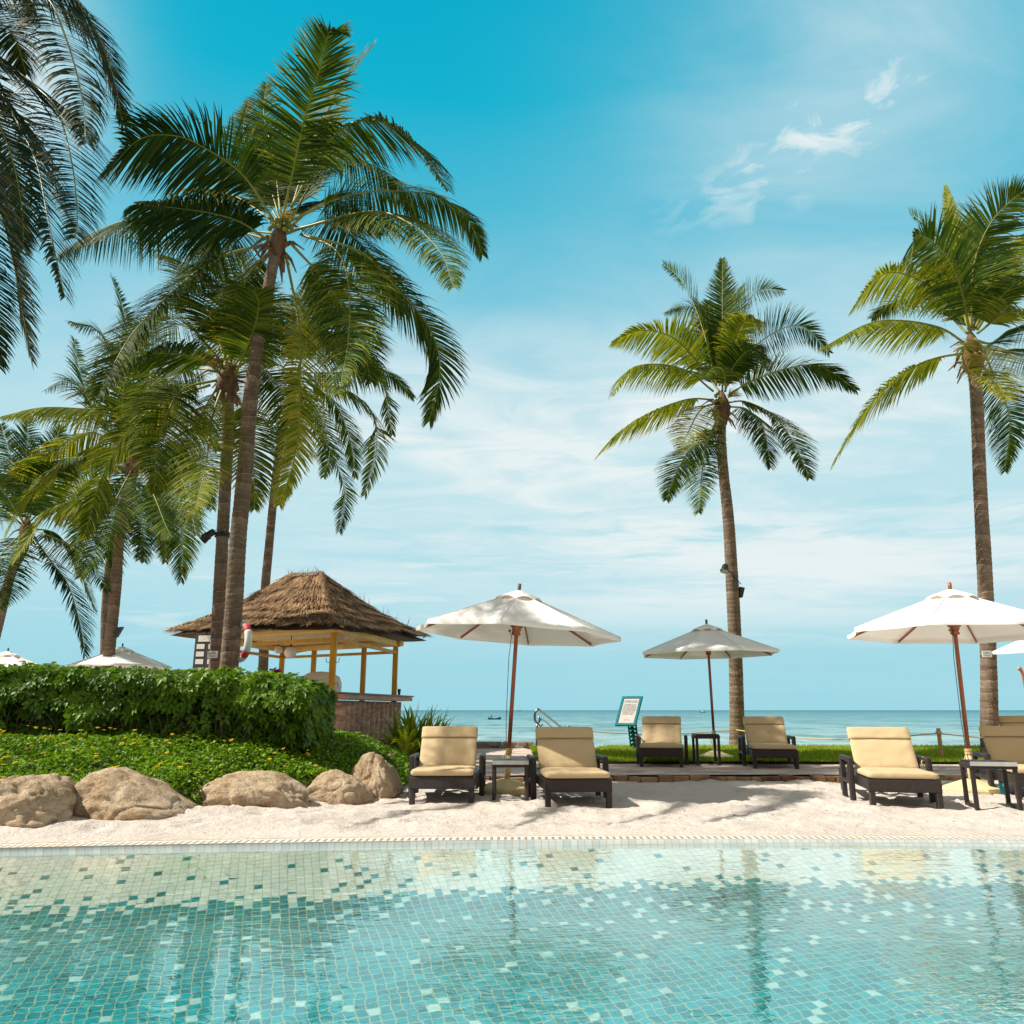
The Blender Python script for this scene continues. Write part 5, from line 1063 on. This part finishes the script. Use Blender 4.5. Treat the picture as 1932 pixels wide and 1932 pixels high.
fs = [(i*5+k, (i+1)*5+k, (i+1)*5+k+1, i*5+k+1) for i in range(49) for k in range(4)]; fs += [(0, 1, 2, 3, 4), tuple(49*5+k for k in (4, 3, 2, 1, 0))]
b.add(vs, fs); b.build('dark_core', M['core'], hd)
b = MB()
for k in range(120):
    x = rnd.uniform(HX0, HX1-.1); y = HY0+rnd.uniform(.1, .4); b.tube([Vector((x, y, .45))-HO, Vector((x+rnd.uniform(-.15, .15), y+rnd.uniform(-.1, .1), .8))-HO, Vector((x+rnd.uniform(-.3, .3), y-rnd.uniform(0, .25), 1.25))-HO], [.012, .010, .004], 5)
b.build('branch', M['twig'], hd)
b = MB(); p0 = at(519, 1268, 10.9)
fo = b
for k in range(26):
    q = Vector((rnd.gauss(0, .04), rnd.gauss(0, .035), rnd.gauss(0, .03)))
    for j in range(3):
        a = rnd.random()*6.28; d = Vector((math.cos(a), math.sin(a), rnd.uniform(.2, .9))).normalized(); leaf_quad(b, q*.35, d, .034, rnd.uniform(.05, .095), rnd.random())
spr = empty('bougainvillea', p0, label='magenta bougainvillea spray poking out of the hedge top', cat='flower'); b.build('bracts', M['pink'], spr); b = MB(); b.tube([(0, 0, -.3), (.02, 0, .02)], .006, 5)
b.build('stem', M['twig'], spr) #'magenta bougainvillea spray poking out of the hedge top', cat='flower')
# boulders
def boulder(u0, u1, vb, vt, zb, depth, label, seed, sx=1.0, lean=0.0, sq=2.6, prof=None):
    A = gz(u0, vb, zb); B_ = gz(u1, vb, zb); cx = (A.x+B_.x)/2; yf = (A.y+B_.y)/2; W = (B_.x-A.x)/2
    yc = yf+depth*.42; cx *= yc/yf; W *= yc/yf; H = at((u0+u1)/2, vt, yc).z-zb
    bm = bmesh.new(); bmesh.ops.create_icosphere(bm, subdivisions=6, radius=1)
    for v in bm.verts:
        c = v.co.copy(); k = (abs(c.x)**sq+abs(c.y)**sq+abs(c.z)**sq)**(-1/sq); c = c*k
        n1 = noise.noise(c*1.1+Vector((seed, 0, 0))); n2 = noise.noise(c*2.6+Vector((0, seed, 0))); n3 = noise.noise(c*7+Vector((0, 0, seed))); n4 = noise.noise(c*19+Vector((seed, 0, 2)))
        n5 = abs(noise.noise(c*1.9+Vector((seed, seed, 0)))); c *= 1+.16*n1+.09*n2+.04*n3+.014*n4-.045*max(0, .08-n5)/.08
        if prof: c.z *= interp(c.x, [-1, -.6, -.2, .2, .6, 1], prof) if c.z > 0 else 1
        c.x += lean*max(0, c.z); v.co = Vector((c.x*W, c.y*depth*.5, c.z*(H if c.z > 0 else .35)))
    me = bpy.data.meshes.new('boulder'); bm.to_mesh(me); bm.free(); me.materials.append(M['rock']); me.polygons.foreach_set('use_smooth', [True]*len(me.polygons))
    o = bpy.data.objects.new('boulder', me); col.objects.link(o); o.location = (cx, yc, zb); return tag(o, label, 'boulder', 'boulders edging the garden bed')
boulder(-92, 127, 1576, 1466, .0, 1.0, 'flat topped brown boulder at the left edge of the photo', 3, sq=3.6, prof=[.95, 1.0, 1.0, .97, .92, .75])
boulder(118, 356, 1556, 1452, .0, 1.0, 'large tan boulder sloping down to the right, second from the left edge', 8, prof=[.80, 1.02, 1.0, .82, .55, .30])
boulder(344, 578, 1532, 1458, .0, .95, 'broad rounded pale boulder below the middle of the ground cover', 15, prof=[.50, .85, 1.0, 1.0, .95, .75])
boulder(545, 586, 1513, 1475, .0, .40, 'smallest boulder, wedged between the broad and the rounded one', 21)
boulder(573, 704, 1517, 1454, .0, .70, 'rounded boulder with ochre stains, left of the tall boulder', 27, prof=[.6, .95, 1.0, .9, .75, .5])
boulder(664, 756, 1506, 1420, .0, .80, 'tall grey brown boulder at the right end of the bed', 33, prof=[.85, 1.0, .97, .85, .70, .45])
boulder(715, 749, 1478, 1424, .0, .5, 'boulder peeking out behind the tall one next to the path', 39)
# spider lilies
def lily(u, Y, n_, hgt, label, seed):
    rnd2 = random.Random(seed); p = at(u, 1400, Y); o = empty('strap_leaf_plant', (p.x, Y, .05), label=label, cat='plant', group='strap leaved plants beside the kiosk'); b = MB()
    for k in range(n_):
        a = rnd2.random()*6.28; lean = rnd2.uniform(.15, 1.0); L = hgt*rnd2.uniform(.7, 1.2); d = Vector((math.cos(a)*lean, math.sin(a)*lean, 1)).normalized(); P = Vector((rnd2.uniform(-.08, .08), rnd2.uniform(-.08, .08), 0)); W = Vector((-math.sin(a), math.cos(a), 0)); vs = []; K_ = 7; w_ = rnd2.uniform(.08, .13)
        for j in range(K_+1):
            wd = w_*(.7, 1, 1.1, 1, .85, .65, .4, .04)[j]*.5; vs += [P-W*wd, P+Vector((0, 0, -.01)), P+W*wd]; d = (d+Vector((0, 0, -1))*(.03+.075*j*lean)).normalized(); P = P+d*L/K_
        v = rnd2.random()*.7; fs = []
        for j in range(K_): fs += [(3*j, 3*j+1, 3*j+4, 3*j+3), (3*j+1, 3*j+2, 3*j+5, 3*j+4)]
        b.add(vs, fs, 0, [v]*len(vs) if rnd2.random() > .1 else 1.0, True)
    b.build('foliage', M['lily'], o); return o
lily(770, 17.0, 60, 1.0, 'strap leaved plant hard against the kiosk counter', 1); lily(790, 17.6, 60, 1.0, 'strap leaved plant in the middle of the row beside the kiosk', 2); lily(815, 18.2, 46, .95, 'rightmost strap leaved plant, above the left front lounger', 4); lily(757, 17.4, 40, .9, 'low strap leaved plant at the corner of the kiosk step', 5)

# ------------------------------------------------------------------ person at the right edge, fist raised
pr = at(1966, 1340, 14.6); PX, PY = pr.x, pr.y
def skin_chain(name, verts, edges, radii, matl, parent=None, sub=2):
    me = bpy.data.meshes.new(name); me.from_pydata([tuple(v) for v in verts], edges, []); o = bpy.data.objects.new(name, me); col.objects.link(o)
    md = o.modifiers.new('s', 'SKIN'); md.use_smooth_shade = True
    for i, r in enumerate(radii): me.skin_vertices[0].data[i].radius = (r, r) if isinstance(r, (int, float)) else r
    me.skin_vertices[0].data[0].use_root = True
    md2 = o.modifiers.new('u', 'SUBSURF'); md2.levels = sub; md2.render_levels = sub
    me.materials.append(matl); o.parent = parent; return o
fist = at(1925.5, 1263, 14.3)-Vector((PX, PY, 0)); wrist = at(1929, 1269, 14.35)-Vector((PX, PY, 0)); elbow = at(1937, 1299, 14.45)-Vector((PX, PY, 0))
V = [(0, 0, 1.02), (0, .01, 1.22), (0, 0, 1.42), (0, 0, 1.52), (0, -.02, 1.62), (0, -.02, 1.70), (0, -.01, 1.78),      # 0-6 pelvis..head
     (-.17, 0, 1.45), elbow, wrist, fist+Vector((0, 0, 0)), (.17, 0, 1.45), (.25, .02, 1.20), (.27, -.04, .98), (.27, -.06, .92),   # 7-14 arms
     (-.10, 0, .95), (-.11, -.01, .58), (-.12, .03, .18), (-.12, -.10, .13), (.10, 0, .95), (.11, -.01, .58), (.12, .03, .18), (.12, -.10, .13)]
Ed = [(0, 1), (1, 2), (2, 3), (3, 4), (4, 5), (5, 6), (2, 7), (7, 8), (8, 9), (9, 10), (2, 11), (11, 12), (12, 13), (13, 14), (0, 15), (15, 16), (16, 17), (17, 18), (0, 19), (19, 20), (20, 21), (21, 22)]
Rd = [(.15, .11), (.13, .10), (.14, .10), .06, .075, .10, .07, .065, .045, .028, .032, .065, .042, .028, .025, .09, .06, .038, .035, .09, .06, .038, .035]
per = skin_chain('person', V, Ed, Rd, M['skin']); per.location = (PX, PY, .0); tag(per, 'person at the right edge raising a tanned fist beside the palm trunk', 'person')
fv = [fist+Vector((.01, 0, -.02))]; fe = []; fr_ = [.018]
for k in range(4):
    b0 = fist+Vector((-.012+.003*k, -.035+.022*k, .030-.004*k)); pts = [b0, b0+Vector((-.030, -.01, .012)), b0+Vector((-.040, -.018, -.020)), b0+Vector((-.010, -.02, -.036))]; i0 = len(fv); fv += pts; fe += [(0, i0), (i0, i0+1), (i0+1, i0+2), (i0+2, i0+3)]; fr_ += [.012, .0115, .0105, .009]
i0 = len(fv); fv += [fist+Vector((.0, -.03, .0)), fist+Vector((-.015, -.05, -.015)), fist+Vector((-.035, -.05, -.02))]; fe += [(0, i0), (i0, i0+1), (i0+1, i0+2)]; fr_ += [.014, .012, .010]
skin_chain('hand', fv, fe, fr_, M['skin'], per)
b = MB(); b.lathe([(.13, .78), (.165, .9), (.16, 1.04), (.15, 1.06)], (0, 0, 0), 20); b.build('swimwear', M['swimwear'], per)
b = MB(); b.lathe([(.09, 1.66), (.112, 1.72), (.108, 1.80), (.07, 1.86), (.001, 1.875)], (0, .02, 0), 16); b.build('hair', M['hair'], per)
